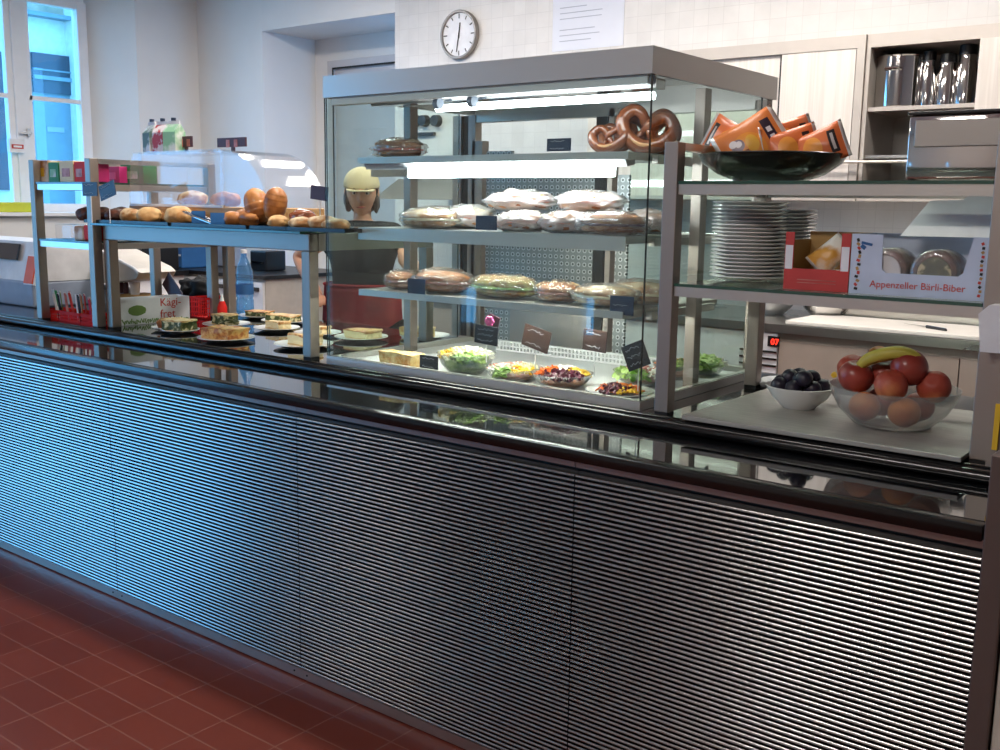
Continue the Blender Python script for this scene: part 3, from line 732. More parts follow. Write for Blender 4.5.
# three dark knobs and socket bar on the tiled wall, hood
for i, px in enumerate((417, 426, 438)):
    p = at(px, 121, Y=YB)
    tag(MB().tube([(p.x, YB-.05, p.z), (p.x, YB-.001, p.z)], [.04, .045], 20).obj('round_wall_fitting', 'black', smooth=True), ['left', 'middle', 'right'][i]+'most of the three black knobs on the tiled wall' if i != 1 else 'middle of the three black knobs on the tiled wall', 'fitting', 'black knobs on the tiled wall')
p = at(424, 134, Y=YB); tag(MB().span(p.x-.12, p.x+.12, YB-.03, YB-.001, p.z-.015, p.z+.01).obj('magnetic_bar', 'black'), 'thin dark bar under the three knobs', 'bar')
hp = at(440, 188, Y=3.4)
hd = thing('extractor_hood', 'grey extractor hood behind the left of the display case', 'hood', (hp.x, 3.5, hp.z-.1))
def quadfr(x0, x1, y0, y1, z0, X0, X1, Y0, Y1, z1, nm, mat, par):
    b = MB(); A = [b.b.verts.new(v) for v in ((x0, y0, z0), (x1, y0, z0), (x1, y1, z0), (x0, y1, z0))]
    B = [b.b.verts.new(v) for v in ((X0, Y0, z1), (X1, Y0, z1), (X1, Y1, z1), (X0, Y1, z1))]
    b.b.faces.new(A[::-1]); b.b.faces.new(B)
    for i in range(4): b.b.faces.new((A[i], A[(i+1) % 4], B[(i+1) % 4], B[i]))
    return b.obj(nm, mat, par, True)
quadfr(hp.x-.35, hp.x+.45, 3.1, YB-.01, hp.z-.08, hp.x-.3, hp.x+.4, 3.3, YB-.01, hp.z+.06, 'hood_skirt', 'steel_dull', hd)
# clock
p = at(458.5, 34.5, Y=YB-.03)
ck = thing('wall_clock', 'round white wall clock with a grey rim high on the tiled wall', 'clock', (p.x, YB-.001, p.z-.175))
def ring(prof, seg=48): # lathe turned to face -y
    return MB().lathe(prof, seg)
RX = Matrix.Translation((0, 0, .175)) @ Euler((PI/2, 0, 0)).to_matrix().to_4x4()
R = .172
ring([(0, 0), (R, 0), (R, .035), (R-.004, .04), (R-.016, .04), (R-.02, .03), (R-.02, .02)]).obj('rim', 'steel_dull', ck, smooth=True, tf=RX)
ring([(0, .021), (R-.021, .021), (R-.021, .023), (0, .023)]).obj('dial', 'whitecard', ck, tf=RX)
b = MB()
for k in range(12):
    a = k*PI/6; L = .026 if k % 3 else .034; c = R-.042
    b.box((math.sin(a)*c, math.cos(a)*c, .0245), (.007, L, .002), (0, 0, -a))
b.obj('hour_marks', 'inkblack', ck, tf=RX)
for nm, a, L, wd in (('hour_hand', math.radians(8), .085, .010), ('minute_hand', math.radians(190), .125, .007)):
    MB().box((math.sin(a)*(L/2-.012), math.cos(a)*(L/2-.012), .027), (wd, L+.02, .002), (0, 0, -a)).obj(nm, 'inkblack', ck, tf=RX)
# notice on the wall
p0, p1 = at(552, 52, Y=YB-.003), at(623, 48, Y=YB-.003)
nt = thing('paper_notice', 'large white paper notice taped high on the tiled wall', 'notice', ((p0.x+p1.x)/2, YB-.002, p0.z))
MB().span(p0.x, p1.x, YB-.003, YB-.001, p0.z, p0.z+.62).obj('sheet', 'paper', nt, True)
b = MB(); random.seed(3)
for i in range(14):
    z = p0.z+.06+i*.036
    if i % 4 != 3: b.span(p0.x+.06, p0.x+.06+random.uniform(.2, .42), YB-.0045, YB-.0032, z, z+.005)
b.obj('print_line', 'ink', nt, True)
# ------------------------------------------------------------------ far left: steel cabinet with boxes under the window corner
yq = 2.95
bl = thing('drawer_cabinet', 'grey drawer cabinet with dark top in the far left corner', 'cabinet', (-7.2, 3.4, 0))
xa, xb = at(172, 300, Y=yq).x, at(264, 300, Y=yq).x; zt = at(215, 272, Y=yq).z
MB().span(XL+.01, xb, yq+.02, YB-.01, .05, zt-.03).obj('body', 'beige', bl, True)
MB().span(XL+.01, xb+.02, yq-.01, YB-.005, zt-.029, zt).obj('worktop', 'black', bl, True)
ws = [XL+.02, xa, (xa+xb)/2-.05, (xa+xb)/2+.25, xb]
for a, c in zip(ws, ws[1:]):
    d = MB().span(a+.01, c-.01, yq-.002, yq+.019, .1, zt-.05).obj('drawer', 'beige_light', bl, True)
    MB().span(a+.05, c-.05, yq-.016, yq-.0025, zt-.12, zt-.09).obj('handle', 'black', d, True)
X_ = lambda px, yy: max(at(px, 260, Y=yy).x, XL+.01)
tag(MB().span(X_(148, 3.0), X_(182, 3.0), 3.0, 3.3, zt+.0005, zt+.28, bev=.01).span(X_(149, 3.0), X_(181, 3.0), 2.99, 2.9995, zt+.10, zt+.115, 1).obj('blue_crate', ['bluetag', 'chalk']), 'blue box on the dark-topped drawer cabinet', 'box')
sc_ = thing('side_counter', 'white side counter under the left window', 'counter', (XL+.35, 2.0, 0))
MB().span(XL+.005, XL+1.1, 1.3, 2.9, .05, zt-.04).obj('body', 'whitepaint', sc_, True); MB().span(XL+.005, XL+1.14, 1.28, 2.92, zt-.039, zt).obj('worktop', 'black', sc_, True)
q = X_(118, 2.6); tag(MB().span(q, q+.42, 2.55, 2.88, zt+.0005, zt+.26, bev=.01).obj('oven', 'black'), 'black box-shaped oven on the side counter left of the blue box', 'oven')
q = X_(250, 3.3); tag(MB().span(q, at(264, 260, Y=3.3).x+.03, 3.3, 3.5, zt+.0005, zt+.16, bev=.01).span(q+.02, at(264, 260, Y=3.3).x, 3.29, 3.2995, zt+.06, zt+.075, 1).obj('radio', ['black', 'chrome']), 'small black radio at the right end of the drawer cabinet', 'radio')
p = at(224, 262, Y=3.45)
cm = MB().span(p.x-.06, p.x+.12, 3.4, 3.6, zt+.0005, zt+.3, bev=.01).span(p.x-.03, p.x+.09, 3.39, 3.4, zt+.2, zt+.27, 1)
tag(cm.obj('coffee_machine', ['greyp', 'black']), 'grey coffee machine behind the gantry posts', 'machine')
p = at(206, 258, Y=YB-.04)
pl = thing('power_plug', 'black power plug block with looping cable on the wall', 'plug', (p.x, YB-.03, p.z))
MB().span(p.x-.07, p.x+.07, YB-.07, YB-.002, p.z-.05, p.z+.05, bev=.008).obj('plug_block', 'black', pl, True)
pts = [p+Vector((-.07, 0, 0)), p+Vector((-.16, -.03, -.02)), p+Vector((-.2, -.05, -.05)), p+Vector((-.26, -.05, -.01))]
MB().tube(pts, .009, 8).tube([p+Vector((.05, 0, .05)), p+Vector((.12, -.02, .17)), p+Vector((.2, -.02, .24))], .008, 8).obj('cable', 'black', pl, True, smooth=True)
# two small dark framed signs on the corner wall
for px0, px1, py0, py1, lb in ((218, 246, 137, 147.5, 'dark little photo card on the white pier right of the cartons'), (178, 192, 136, 147.5, 'dark little photo card directly beside the green carton')):
    yy = .62; a, c = at(px0, py1, Y=yy), at(px1, py0, Y=yy)
    q = MB().box(((a.x+c.x)/2, yy, (a.z+c.z)/2), (c.x-a.x, .008, c.z-a.z), bev=.001)
    q.box(((a.x+c.x)/2-.02, yy-.005, (a.z+c.z)/2-.005), (.02, .002, .03), mi=1).box(((a.x+c.x)/2+.03, yy-.005, (a.z+c.z)/2-.005), (.02, .002, .03), mi=1)
    q.box(((a.x+c.x)/2, yy+.006, 1.70+.022), (.02, .006, .05))
    tag(q.obj('photo_card', ['maroon', 'ham']), lb, 'card', 'dark photo cards on the bread dome')
# ================================================================== TABLEWARE AND FOOD
def plate_prof(r): return [(0, 0), (r*.55, 0), (r*.58, .003), (r*.75, .005), (r, .013), (r*.995, .0155), (r*.74, .0082), (r*.55, .006), (0, .006)]
def mk_plate(name, label, loc, r=.11, group=None):
    o = MB().lathe(plate_prof(r), 40).obj(name, 'plate', smooth=True); o.location = loc
    return tag(o, label, 'plate', group)
def tagcard(px0, py0, px1, py1, yy, mat, label, stick_to=None, tilt=0, marks=3, flower=False, nm='price_tag', group='price tags', lean=0.0):
    """a small card; (px0,py0)-(px1,py1) frame it in plane y=yy; stick_to = z where the stick ends"""
    a, c = at(px0, py1, Y=yy), at(px1, py0, Y=yy); w, h = abs(c.x-a.x), abs(c.z-a.z); cx, cz = (a.x+c.x)/2, (a.z+c.z)/2
    zb = stick_to if stick_to is not None else cz-h/2
    t = thing(nm, label, 'price tag', (cx, yy, zb), 0, group)
    R = Matrix.Translation((cx, yy, cz)) @ Euler((lean, tilt, 0)).to_matrix().to_4x4()
    MB().box((0, 0, 0), (w, .003, h)).obj('card', mat, t, True, tf=None).data.transform(Matrix.Identity(4))
    cd = t.children[0] if t.children else None
    card = [o for o in bpy.data.objects if o.parent == t][0]
    card.data.transform(world_of(t).inverted() @ R @ world_of(t))
    if marks:
        b = MB(); rnd = random.Random(int(px0*7+py0))
        for i in range(marks):
            z = h*.3-i*h*.6/max(1, marks-1) if marks > 1 else 0
            x = -w*.36; pts = []
            while x < w*.3: pts.append((x, -.0022, z+rnd.uniform(-1, 1)*h*.07)); x += w*.055
            b.tube(pts, .0006, 4)
        o = b.obj('chalk_writing', 'chalk', t, False); o.data.transform(world_of(t).inverted() @ R)
    if stick_to is not None:
        bot = (R @ Vector((0, .003, -h*.3)))
        MB().tube([bot, (bot.x, yy+.003, stick_to)], .002, 6).obj('stick', 'whitecard', t, True)
    return t
# ---- bread helpers
def loaf_mb(L, r, seed=0, bend=0, n=18, flat=.6, taper=.35):
    b = MB(); pts = []; rs = []
    for i in range(n+1):
        t = i/n; s = math.sin(PI*(.04+.92*t))**taper
        pts.append((L*(t-.5), bend*math.sin(PI*t), r*flat)); k = 1+.05*noise.noise(Vector((t*6, seed, 0)))
        rs.append((r*s*k*flat, r*s*k) if False else (r*s*k, r*s*k*flat))
    b.tube(pts, rs, 16); return b
def orient(mb, amp=.03, seed=0):
    for v in mb.b.verts:
        k = noise.noise(v.co*28+Vector((seed, 0, 0)))*amp*.1; v.co += Vector((k, k, k))
    return mb
def wrapped(name, label, cat, loc, L, r, mat, rz=0, film='film', seed=0, group=None, flat=.62, tilt=0, fill='ham', bend=0, score=0):
    """a filled baguette half, wrapped in film"""
    t = thing(name, label, cat, loc, rz, group)
    t.rotation_euler = (0, tilt, rz)
    lo = MB(); n = 20
    for half, (zc, hh) in enumerate(((r*.28, .28), (r*.68, .36))):
        lo.blob((0, 0, zc+.003), (L/2*.93, r*.90, r*hh), .10, seed+half, sub=4, fr=1.8)
    for k in range(score):
        x = L*(-.30+.60*k/max(1, score-1)); lo.tube([(x-.018, -r*.55, r*.86), (x, 0, r*1.02), (x+.018, r*.5, r*.86)], [.004, .008, .004], 8, 1)
    lo.obj('bread', [mat, 'flour'], t, smooth='all')
    MB().blob((0, 0, r*.52), (L/2*.93, r*.98, r*.12), .22, seed+5, sub=4, fr=5).obj('filling', fill, t, smooth='all')
    w = MB(); w.blob((0, 0, r*.58), (L/2*1.05, r*1.1, r*.64), .22, seed+9, sub=4, fr=4)
    for v in w.b.verts:
        if v.co.z < .001: v.co.z = .001
    w.obj('plastic_wrap', film, t, smooth='all')
    return t
def croissant(name, label, loc, L=.15, r=.036, rot=(0, 0, 0), mat='croissant', group=None, bend=.05, cat='croissant'):
    b = MB(); n = 42; pts = []; rs = []
    for i in range(n+1):
        t = i/n; a = (t-.5)*2
        pts.append((L/2*a, bend*a*a, r)); s = max(.15, (1-abs(a)**(2.6 if abs(rot[1]) > .5 else 1.8))**(.55 if abs(rot[1]) > .5 else .8)); step = 1+.05*(1-((t*5+.35*math.sin(t*9)) % 1))
        rs.append(r*s*step*.92)
    b.tube(pts, rs, 18); o = b.obj(name, mat, smooth='all')
    if abs(rot[1]) > .5: o.data.transform(Matrix.Translation((0, 0, -r*.92))); loc = (loc[0], loc[1], loc[2]+L*.46)
    o.location = loc; o.rotation_euler = rot
    return tag(o, label, cat, group)
def roll(name, label, loc, r=.04, mat='crust_light', seed=0, cat='bread roll', group=None, sx=1.0, h=.75, rz=0):
    b = MB().blob((0, 0, 0), (r*sx, r, r*h), .12, seed, sub=4, fr=1.6, flat=.75)
    o = b.obj(name, mat, smooth='all'); o.location = loc; o.rotation_euler = (0, 0, rz); return tag(o, label, cat, group)
def catmull(P, k=6, closed=False):
    P = [Vector(p) for p in P]; out = []
    for i in range(len(P)-1):
        p0, p1, p2, p3 = P[max(i-1, 0)], P[i], P[i+1], P[min(i+2, len(P)-1)]
        for j in range(k):
            t = j/k; out.append(.5*((2*p1)+(p2-p0)*t+(2*p0-5*p1+4*p2-p3)*t*t+(3*p1-p0-3*p2+p3)*t**3))
    return out+[P[-1]]
PZ = [(-.30, -.42, .1), (-.12, -.12, .14), (.05, .10, -.1), (.32, .42, 0), (.62, .46, 0), (.85, .12, 0), (.60, -.36, 0), (0, -.62, 0), (-.60, -.36, 0), (-.85, .12, 0), (-.62, .46, 0), (-.32, .42, 0), (-.05, .10, .12), (.12, -.12, 0), (.30, -.42, .1)]
def pretzel(label, loc, size, rot, mat='pretzel'):
    P = catmull([(x*size, z*size, y*size) for x, y, z in PZ]); n = len(P); b = MB()
    rs = []
    for i in range(n):
        t = i/(n-1); rs.append(size*(.10+.15*math.sin(PI*t)**1.3))
    b.tube(P, rs, 12)
    o = b.obj('pretzel', [mat], smooth='all')
    # split along the thick belly
    o.location = loc; o.rotation_euler = rot
    c = MB(); q = [p for i, p in enumerate(P) if .42 < i/(n-1) < .58]
    c.tube([p+Vector((0, -size*.19, 0)) for p in q], [size*.07*math.sin(PI*(k+.5)/len(q))+.001 for k in range(len(q))], 8)
    m0 = o.data; s = c.obj('split', 'cut', o, smooth='all')
    # mesh origin was moved to its base, so move the split the same way
    dz = min(p.z-r_ for p, r_ in zip(P, rs)); s.location = (0, 0, -dz)
    return tag(o, label, 'pretzel', 'pretzels on the top case shelf')
# ---- bread trays on the gantry
def tray(px0, px1, py, yy0, yy1, z, label, nm='baking_tray'):
    a, c = at(px0, py, Y=yy0).x, at(px1, py, Y=yy0).x
    b = MB().span(a, c, yy0, yy1, z, z+.004)
    for q in ((a, c, yy0, yy0+.004), (a, c, yy1-.004, yy1), (a, a+.004, yy0, yy1), (c-.004, c, yy0, yy1)): b.span(*q, z+.004, z+.013)
    return tag(b.obj(nm, 'tray'), label, 'tray', 'black trays on the gantry')
zt_ = ZG+.0005
tray(84, 168, 224, .357, .497, zt_, 'black tray of seeded and pale rolls, leftmost on the gantry')
tray(171, 246, 226, .357, .497, zt_, 'black tray with tongs, second from the left on the gantry')
tray(249, 345, 229, .357, .497, zt_, 'black tray of twisted rolls at the right end of the gantry')
zz = zt_+.0048
def YY(y): return .355+(y-.372)*.72+.03
def onp(px, yy): q = at(px, 215, Y=yy); return q.x
L_ = [('knobbly dark seeded roll, farthest left on the tray', 88, .46, .042, 'crust_dark', 1.3), ('dark seeded roll just right of the leftmost one', 103, .50, .040, 'crust_dark', 1.2), ('dark seeded roll next to the first pale roll', 116, .47, .038, 'crust_dark', 1.2), ('dark seeded roll at the back of the left tray', 120, .535, .042, 'crust_dark', 1.3)]
for i, (lb, px, yy, r, mt_, sx) in enumerate(L_): roll('seeded_roll', lb, (onp(px, YY(yy)), YY(yy), zz), r*1.12, mt_, i+1, group='seeded rolls on the left tray', sx=sx)
for i, (lb, px, yy, r) in enumerate([('pale crusty roll, first after the seeded ones', 131, .47, .040), ('golden crusty roll in the front middle of the tray', 149, .46, .044), ('small pale roll behind the golden one', 160, .535, .036)]):
    roll('crusty_roll', lb, (onp(px, YY(yy)), YY(yy), zz), r*1.12, ('flour', 'crust_light', 'flour')[i], i+11, group='crusty rolls on the left tray', sx=1.15)
roll('crusty_roll', 'big pale crusty roll beside the silver tongs', (onp(179, YY(.47)), YY(.47), zz), .054, 'crust_light', 21, sx=1.25)
# tongs
t0, t1 = Vector((onp(184, YY(.44)), YY(.44), zz+.05)), Vector((onp(216, YY(.40)), YY(.40), zz+.008))
tg = thing('serving_tongs', 'silver serving tongs leaning on the second tray', 'tongs', (t1.x, t1.y, zz))
for s in (-1, 1):
    MB().tube([t0+Vector((0, s*.004, 0)), (t0+t1)/2+Vector((0, s*.02, .003)), t1+Vector((0, s*.008, 0))], [(.004, .002), (.005, .002), (.006, .002)], 8).obj('arm', 'chrome', tg, True, smooth=True)
tagcard(192, 211, 205, 223, .415, 'bluetag', 'blue price card standing in front of the tongs, left one', marks=0, group='blue cards on the gantry')
tagcard(211, 213, 224.5, 228, .39, 'bluetag', 'blue price card under the small croissant, right one', marks=0, group='blue cards on the gantry')
croissant('croissant', 'small croissant lying low at the front of the gantry', (onp(234, YY(.43)), YY(.43), zz), .14, .030, (0, 0, .1))
bl_ = roll('long_bread', 'long golden bread lying behind the croissants', (onp(246, YY(.47)), YY(.47), zz), .042, 'croissant', 31, 'bread', sx=2.2, h=.9, rz=-.3)
croissant('croissant', 'large croissant standing up, left of the tall pair', (onp(257, YY(.49)), YY(.49), zz+.015), .135, .050, (0, 1.25, .15), group='two large croissants', bend=.004)
croissant('croissant', 'large croissant standing up, right of the tall pair', (onp(276, YY(.51)), YY(.51), zz+.028), .125, .046, (0, -1.35, .2), group='two large croissants', bend=.004)
roll('crusty_roll', 'pale loaf end under the right tall croissant', (onp(278, YY(.43)), YY(.43), zz), .036, 'crust_light', 33, sx=1.2)
roll('chocolate_bun', 'dark glazed bun with icing near the right tray end', (onp(303, YY(.51)), YY(.51), zz+.012), .045, 'pretzel', 34, 'bun', sx=1.2)
for i, (lb, px, yy, r) in enumerate([('flat pale twisted roll at the front right of the gantry', 303, .43, .036), ('flat floured roll near the glass case', 322, .46, .042), ('flat floured roll at the very end of the right tray', 337, .44, .034)]):
    roll('twisted_roll', lb, (onp(px, YY(yy)), YY(yy), zz), r*1.12, 'flour', 40+i, group='pale rolls on the right tray', sx=1.6, h=.6)
MB0 = MB().span(onp(266, .385), onp(292, .385), .355, .3715, zt_, zt_+.012); tag(MB0.obj('label_holder', 'black'), 'black label strip in front of the tall croissants', 'label holder')
tagcard(311, 186, 328, 200, .43, 'maroon', 'maroon price card on a stick at the gantry right end', stick_to=zz+.03, tilt=.1, marks=0, group=None)
tagcard(83, 182, 97, 196, .334, 'navytag', 'navy price card on a stick above the seeded rolls, left one', stick_to=zt_+.001, marks=2, group='navy cards over the seeded rolls')
tagcard(100, 183, 115, 198, .336, 'navytag', 'navy price card on a stick in front of the rack post', stick_to=zt_+.001, tilt=-.25, marks=2, group='navy cards over the seeded rolls')
# ---- bread dome
def dome():
    y0, y1 = .505, .80; z0 = ZG+.0005
    xl, xr = at(108, 160, Y=.8).x, at(281, 200, Y=.8).x
    xl = -4.02; xr = at(266, 200, Y=.505).x
    t = thing('bread_dome', 'clear acrylic bread dome on a wooden base behind the trays', 'bread dome', ((xl+xr)/2, .72, z0))
    MB().span(xl, xr, y0, y1, z0, z0+.075, bev=.004).obj('wooden_base', 'wood', t, True)
    zb = z0+.076; h = at(245, 149, Y=.505).z-zb; rr = .26; rl = .05
    def arch(off=0):
        P = [(xl+off, zb)]
        for k in range(9): a = PI-k*PI/16; P.append((xl+rl+math.cos(a)*(rl-off), zb+h-h*.999+math.sin(a)*(h-off)))
        for k in range(9): a = PI/2-k*PI/16; P.append((xr-rr+math.cos(a)*(rr-off), zb+math.sin(a)*(h-off)))
        P.append((xr-off, zb)); return P
    A, B = arch(), arch(.004)
    s = MB(); s.prism(A+B[::-1], 'y', y0+.003, y1-.003); s.obj('acrylic_cover', 'acrylic', t, True)
    MB().prism(arch(.005), 'y', y0+.003, y0+.006).obj('front_panel', 'acrylic', t, True)
    x2 = xr-.26
    MB().span(xl+.13, x2, y0-.006, y0+.002, zb+h-.012, zb+h+.004).span(x2-.006, x2+.006, y0-.006, y0+.002, zb, zb+h).span(xl+.10-.005, xl+.10+.005, y0-.006, y0+.002, zb, zb+h).obj('frame_strip', 'acrylic', t, True)
    MB().span(xl+.02, x2, y0-.006, y0+.0025, zb-.004, zb+.006).obj('lower_strip', 'whitepaint', t, True)
    # loaves in the dome
    for i, (x, r, mt_) in enumerate(((xl+.25, .052, 'flour'), (xl+.48, .05, 'crust'), (xl+.70, .045, 'crust_light'))):
        roll('loaf', ['floured loaf inside the dome, left', 'brown loaf inside the dome, middle', 'pale loaf inside the dome, right'][i], (x, .65, z0+.076), r, mt_, 50+i, 'bread', 'loaves under the acrylic dome', sx=1.6, h=.7)
    return zb+h
zdt = dome()
# cartons on the dome
cx_ = [(139, -.12, 'paper', 'greenish-white gable carton on the dome, leaning left', 'greyp'), (154, .05, 'redcard', 'red-and-white gable carton on the dome, middle one', 'whitecard'), (169, .12, 'lettuce', 'green gable carton on the dome, right one', 'whitecard')]
M['carton_red'] = two('red_white_print', 'b8303a', 'e6dede', 22, .47, .53, .5, .0)
M['carton_green'] = two('green_white_print', '8fc49c', 'dfe8e0', 16, .45, .6, .5, .0)
M['carton_grey'] = two('grey_green_print', '5d7a72', 'dfe6e8', 18, .45, .58, .5, .0)
for i, (px, tl, mt_, lb, _) in enumerate(cx_):
    p = Vector((-4.02+.052+.078*i, .60, 0))
    t = thing('drink_carton', lb, 'carton', (p.x, .60, zdt+.001), 0, 'gable cartons on the bread dome'); t.rotation_euler = (0, 0, .3*tl*5)
    mm = ('carton_grey', 'carton_red', 'carton_green')[i]
    MB().span(-.035, .035, -.03, .03, 0, .085).prism([(-.030, .085), (.030, .085), (.004, .118), (-.004, .118)], 'x', -.035, .035).obj('carton_body', mm, t)
    MB().span(-.035, .035, -.003, .003, .118, .132).obj('carton_seal', 'whitecard', t)
    MB().lathe([(0, 0), (.010, 0), (.010, .012), (0, .012)], 14, c=(0, 0, .132)).obj('cap', 'navytag', t)
# ---- snack rack boxes
def snackbox(px0, px1, zz0, h, yy, mat, lb, nm='snack_box', dep=.07, g=None, mats=None):
    a, c = at(px0, 165, Y=yy).x, at(px1, 165, Y=yy).x
    t = thing(nm, lb, 'box', ((a+c)/2, yy+dep/2, zz0), 0, g)
    MB().span(a+.001, c-.001, yy, yy+dep, zz0, zz0+h, bev=.002).obj('carton', mat, t, True)
    w_ = (c-a)
    MB().span(a+w_*.2, a+w_*.75, yy-.0015, yy-.0003, zz0+h*.25, zz0+h*.65).obj('front_print', mats or 'whitecard', t, True)
    return t
z_ = Z_U2+.0006
M['sn1'] = two('snack_print_brown', 'b07a4a', 'e4d6c4', 14, .42, .6, .5, 0)
g_ = 'snack boxes on the far-left rack top shelf'
snackbox(33, 47.5, z_, .095, .375, 'sn1', 'brown and orange snack box at the left of the top rack shelf', g=g_, mats='yellow')
snackbox(48, 58, z_, .085, .375, 'green', 'dark green snack box between the brown and beige boxes', g=g_, mats='carton_green')
snackbox(59, 73, z_, .09, .375, 'custard', 'beige snack box left of the red one', g=g_, mats='ham')
snackbox(73.5, 84.5, z_, .085, .375, 'red', 'red snack box with a round picture on the rack', g=g_, mats='ham')
snackbox(85.5, 94, z_, .075, .375, 'magenta', 'purple-pink snack box against the rack post', g=g_, mats='bluetag')
snackbox(104, 119, z_, .075, .62, 'magenta', 'magenta snack box seen behind the rack post', g=g_, mats='pink')
snackbox(120, 143, z_, .085, .66, 'green', 'broad green snack box at the right end of the rack', g=g_, mats='carton_green')
z_ = Z_L2+.0006
def lowbox(px0, px1, h, yy, mat, lb, nm, cat):
    a, c = at(px0, 235, Y=yy).x, at(px1, 235, Y=yy).x
    tag(MB().span(a, c, yy, yy+.08, z_, z_+h, bev=.006).obj(nm, mat), lb, cat)
lowbox(55, 72, .065, .40, 'acrylic', 'clear plastic tub on the lower shelf of the left rack', 'plastic_tub', 'tub')
lowbox(57, 77, .018, .345+.03-.0, 'redcard', 'flat red and white packet on the lower rack shelf', 'flat_packet', 'packet') if False else None
lowbox(74, 83, .06, .40, 'sn1', 'tan printed packet beside the clear tub', 'snack_packet', 'packet')
lowbox(83.5, 95, .065, .40, 'red', 'shiny red packet at the right of the lower rack shelf', 'snack_packet', 'packet')
# ---- cash register and scale on the left end of the counter
def register():
    x0, x1 = at(-40, 280, Y=.62).x, at(36, 280, Y=.62).x
    t = thing('cash_register', 'grey cash register with an orange keypad at the far left', 'cash register', ((x0+x1)/2, .75, ZT+.0005))
    z0 = ZT+.0005
    MB().span(x0, x1, .60, .94, z0, z0+.13, bev=.01).obj('cash_drawer', 'greyp', t, True)
    MB().prism([(.61, z0+.131), (.93, z0+.131), (.93, z0+.30), (.80, z0+.34), (.66, z0+.33)], 'x', x0+.01, x1).obj('housing', 'beige_light', t, True)
    # screen on the front slope
    q = [at(1, 268, Y=.63), at(19, 268, Y=.63)]
    MB().box(((q[0].x+q[1].x)/2-.03, .628, z0+.275), (q[1].x-q[0].x+.08, .01, .085), (math.radians(-14), 0, 0)).obj('screen', 'screen', t, True)
    b = MB().box((x1-.035, .615, z0+.19), (.085, .012, .14), (math.radians(-14), 0, 0))
    b.obj('keypad', 'orange', t, True)
    MB().box((x1-.035, .6215, z0+.19), (.10, .012, .155), (math.radians(-14), 0, 0)).obj('keypad_frame', 'whitecard', t, True)
register()
def slicer():
    # wedge-bodied counter scale with a long tapering hood
    y0, y1 = .98, 1.2
    z0 = ZT+.0005
    def P(px, py): q = at(px, py, Y=y0); return (q.x, q.z)
    t = thing('receipt_terminal', 'large beige wedge-shaped till housing behind the left rack', 'till', (P(80, 280)[0], 1.1, z0))
    out = [P(30, 246), P(72, 240), P(100, 250), P(134, 268), P(139, 273), P(136, 279), P(110, 283), P(42, 283)]
    MB().prism(out, 'y', y0, y1).obj('housing', 'beige', t, True, smooth=False)
    ed = [P(72, 240), P(100, 250), P(134, 268), P(139, 273)]
    MB().tube([(a, y0-.003, c) for a, c in ed], .008, 8).obj('light_edge', 'beige_light', t, True)
    a = P(42, 283); c = P(102, 284)
    MB().span(a[0], c[0], y0+.01, y1, z0, min(a[1], c[1])-.002).obj('stand', 'greyp', t, True)
    s0, s1 = P(69, 257), P(76, 270); MB().tube([(s1[0], y0-.002, s0[1]), (s0[0], y0-.002, s1[1])], .006, 6).obj('slot', 'dark', t, True)
    k0, k1 = at(55, 286, Y=.945), at(83, 276, Y=.945)
    MB().span(k0.x, k1.x, .945, .979, k0.z, k1.z, bev=.004).obj('card_reader', 'beige_light', t, True)
    a, c = at(44, 291, Y=.95), at(98, 283, Y=.95)
    MB().span(a.x, c.x, .955, .978, a.z, a.z+.03).obj('lower_ledge', 'beige_light', t, True)
slicer()
# ---- red baskets with sugar sticks
def basket(px0, px1, py, yy, lb, dep=.11, h=.055, holes=True, grp=None):
    a, c = at(px0, py, Y=yy).x, at(px1, py, Y=yy).x
    z0 = ZT+.0005; b = MB(); th = .002
    b.span(a, c, yy, yy+dep, z0, z0+th)
    nx = max(4, int((c-a)/.012)); rows = 4
    def wall(x0, x1, y0, y1, along):
        b.span(x0, x1, y0, y1, z0, z0+.008); b.span(x0, x1, y0, y1, z0+h-.010, z0+h)
        for k in range(1, rows): z = z0+h*k/rows; b.span(x0, x1, y0, y1, z-.002, z+.002)
        n = nx if along == 'x' else max(4, int(dep/.012))
        for k in range(n+1):
            if along == 'x': x = x0+(x1-x0)*k/n; b.span(max(a, x-.002), min(c, x+.002), y0, y1, z0, z0+h)
            else: y = y0+(y1-y0)*k/n; b.span(x0, x1, max(yy, y-.002), min(yy+dep, y+.002), z0, z0+h)
    wall(a, c, yy, yy+th, 'x'); wall(a, c, yy+dep-th, yy+dep, 'x'); wall(a, a+th, yy, yy+dep, 'y'); wall(c-th, c, yy, yy+dep, 'y')
    return tag(b.obj('red_basket', 'red'), lb, 'basket', grp), a, c
rb = [(43.5, 58, 'small red basket at the left, holding green sticks'), (58.5, 79.5, 'small red basket in the middle, holding red and brown sticks'), (80.5, 100, 'small red basket at the right, against the rack post')]
cols = [['green', 'whitecard', 'greenink', 'inkblack', 'whitecard', 'green'], ['redcard', 'ham', 'redcard', 'black', 'whitecard', 'redcard', 'crust'], ['magenta', 'whitecard', 'redcard', 'bluetag', 'whitecard', 'redink', 'paper']]
nm_ = ['in the left red basket', 'in the middle red basket', 'in the right red basket']
word = {'green': 'green', 'whitecard': 'white', 'greenink': 'olive-green', 'inkblack': 'black', 'redcard': 'red', 'ham': 'pinkish', 'black': 'black', 'crust': 'brown', 'magenta': 'magenta', 'bluetag': 'blue', 'redink': 'bright red', 'paper': 'pale'}
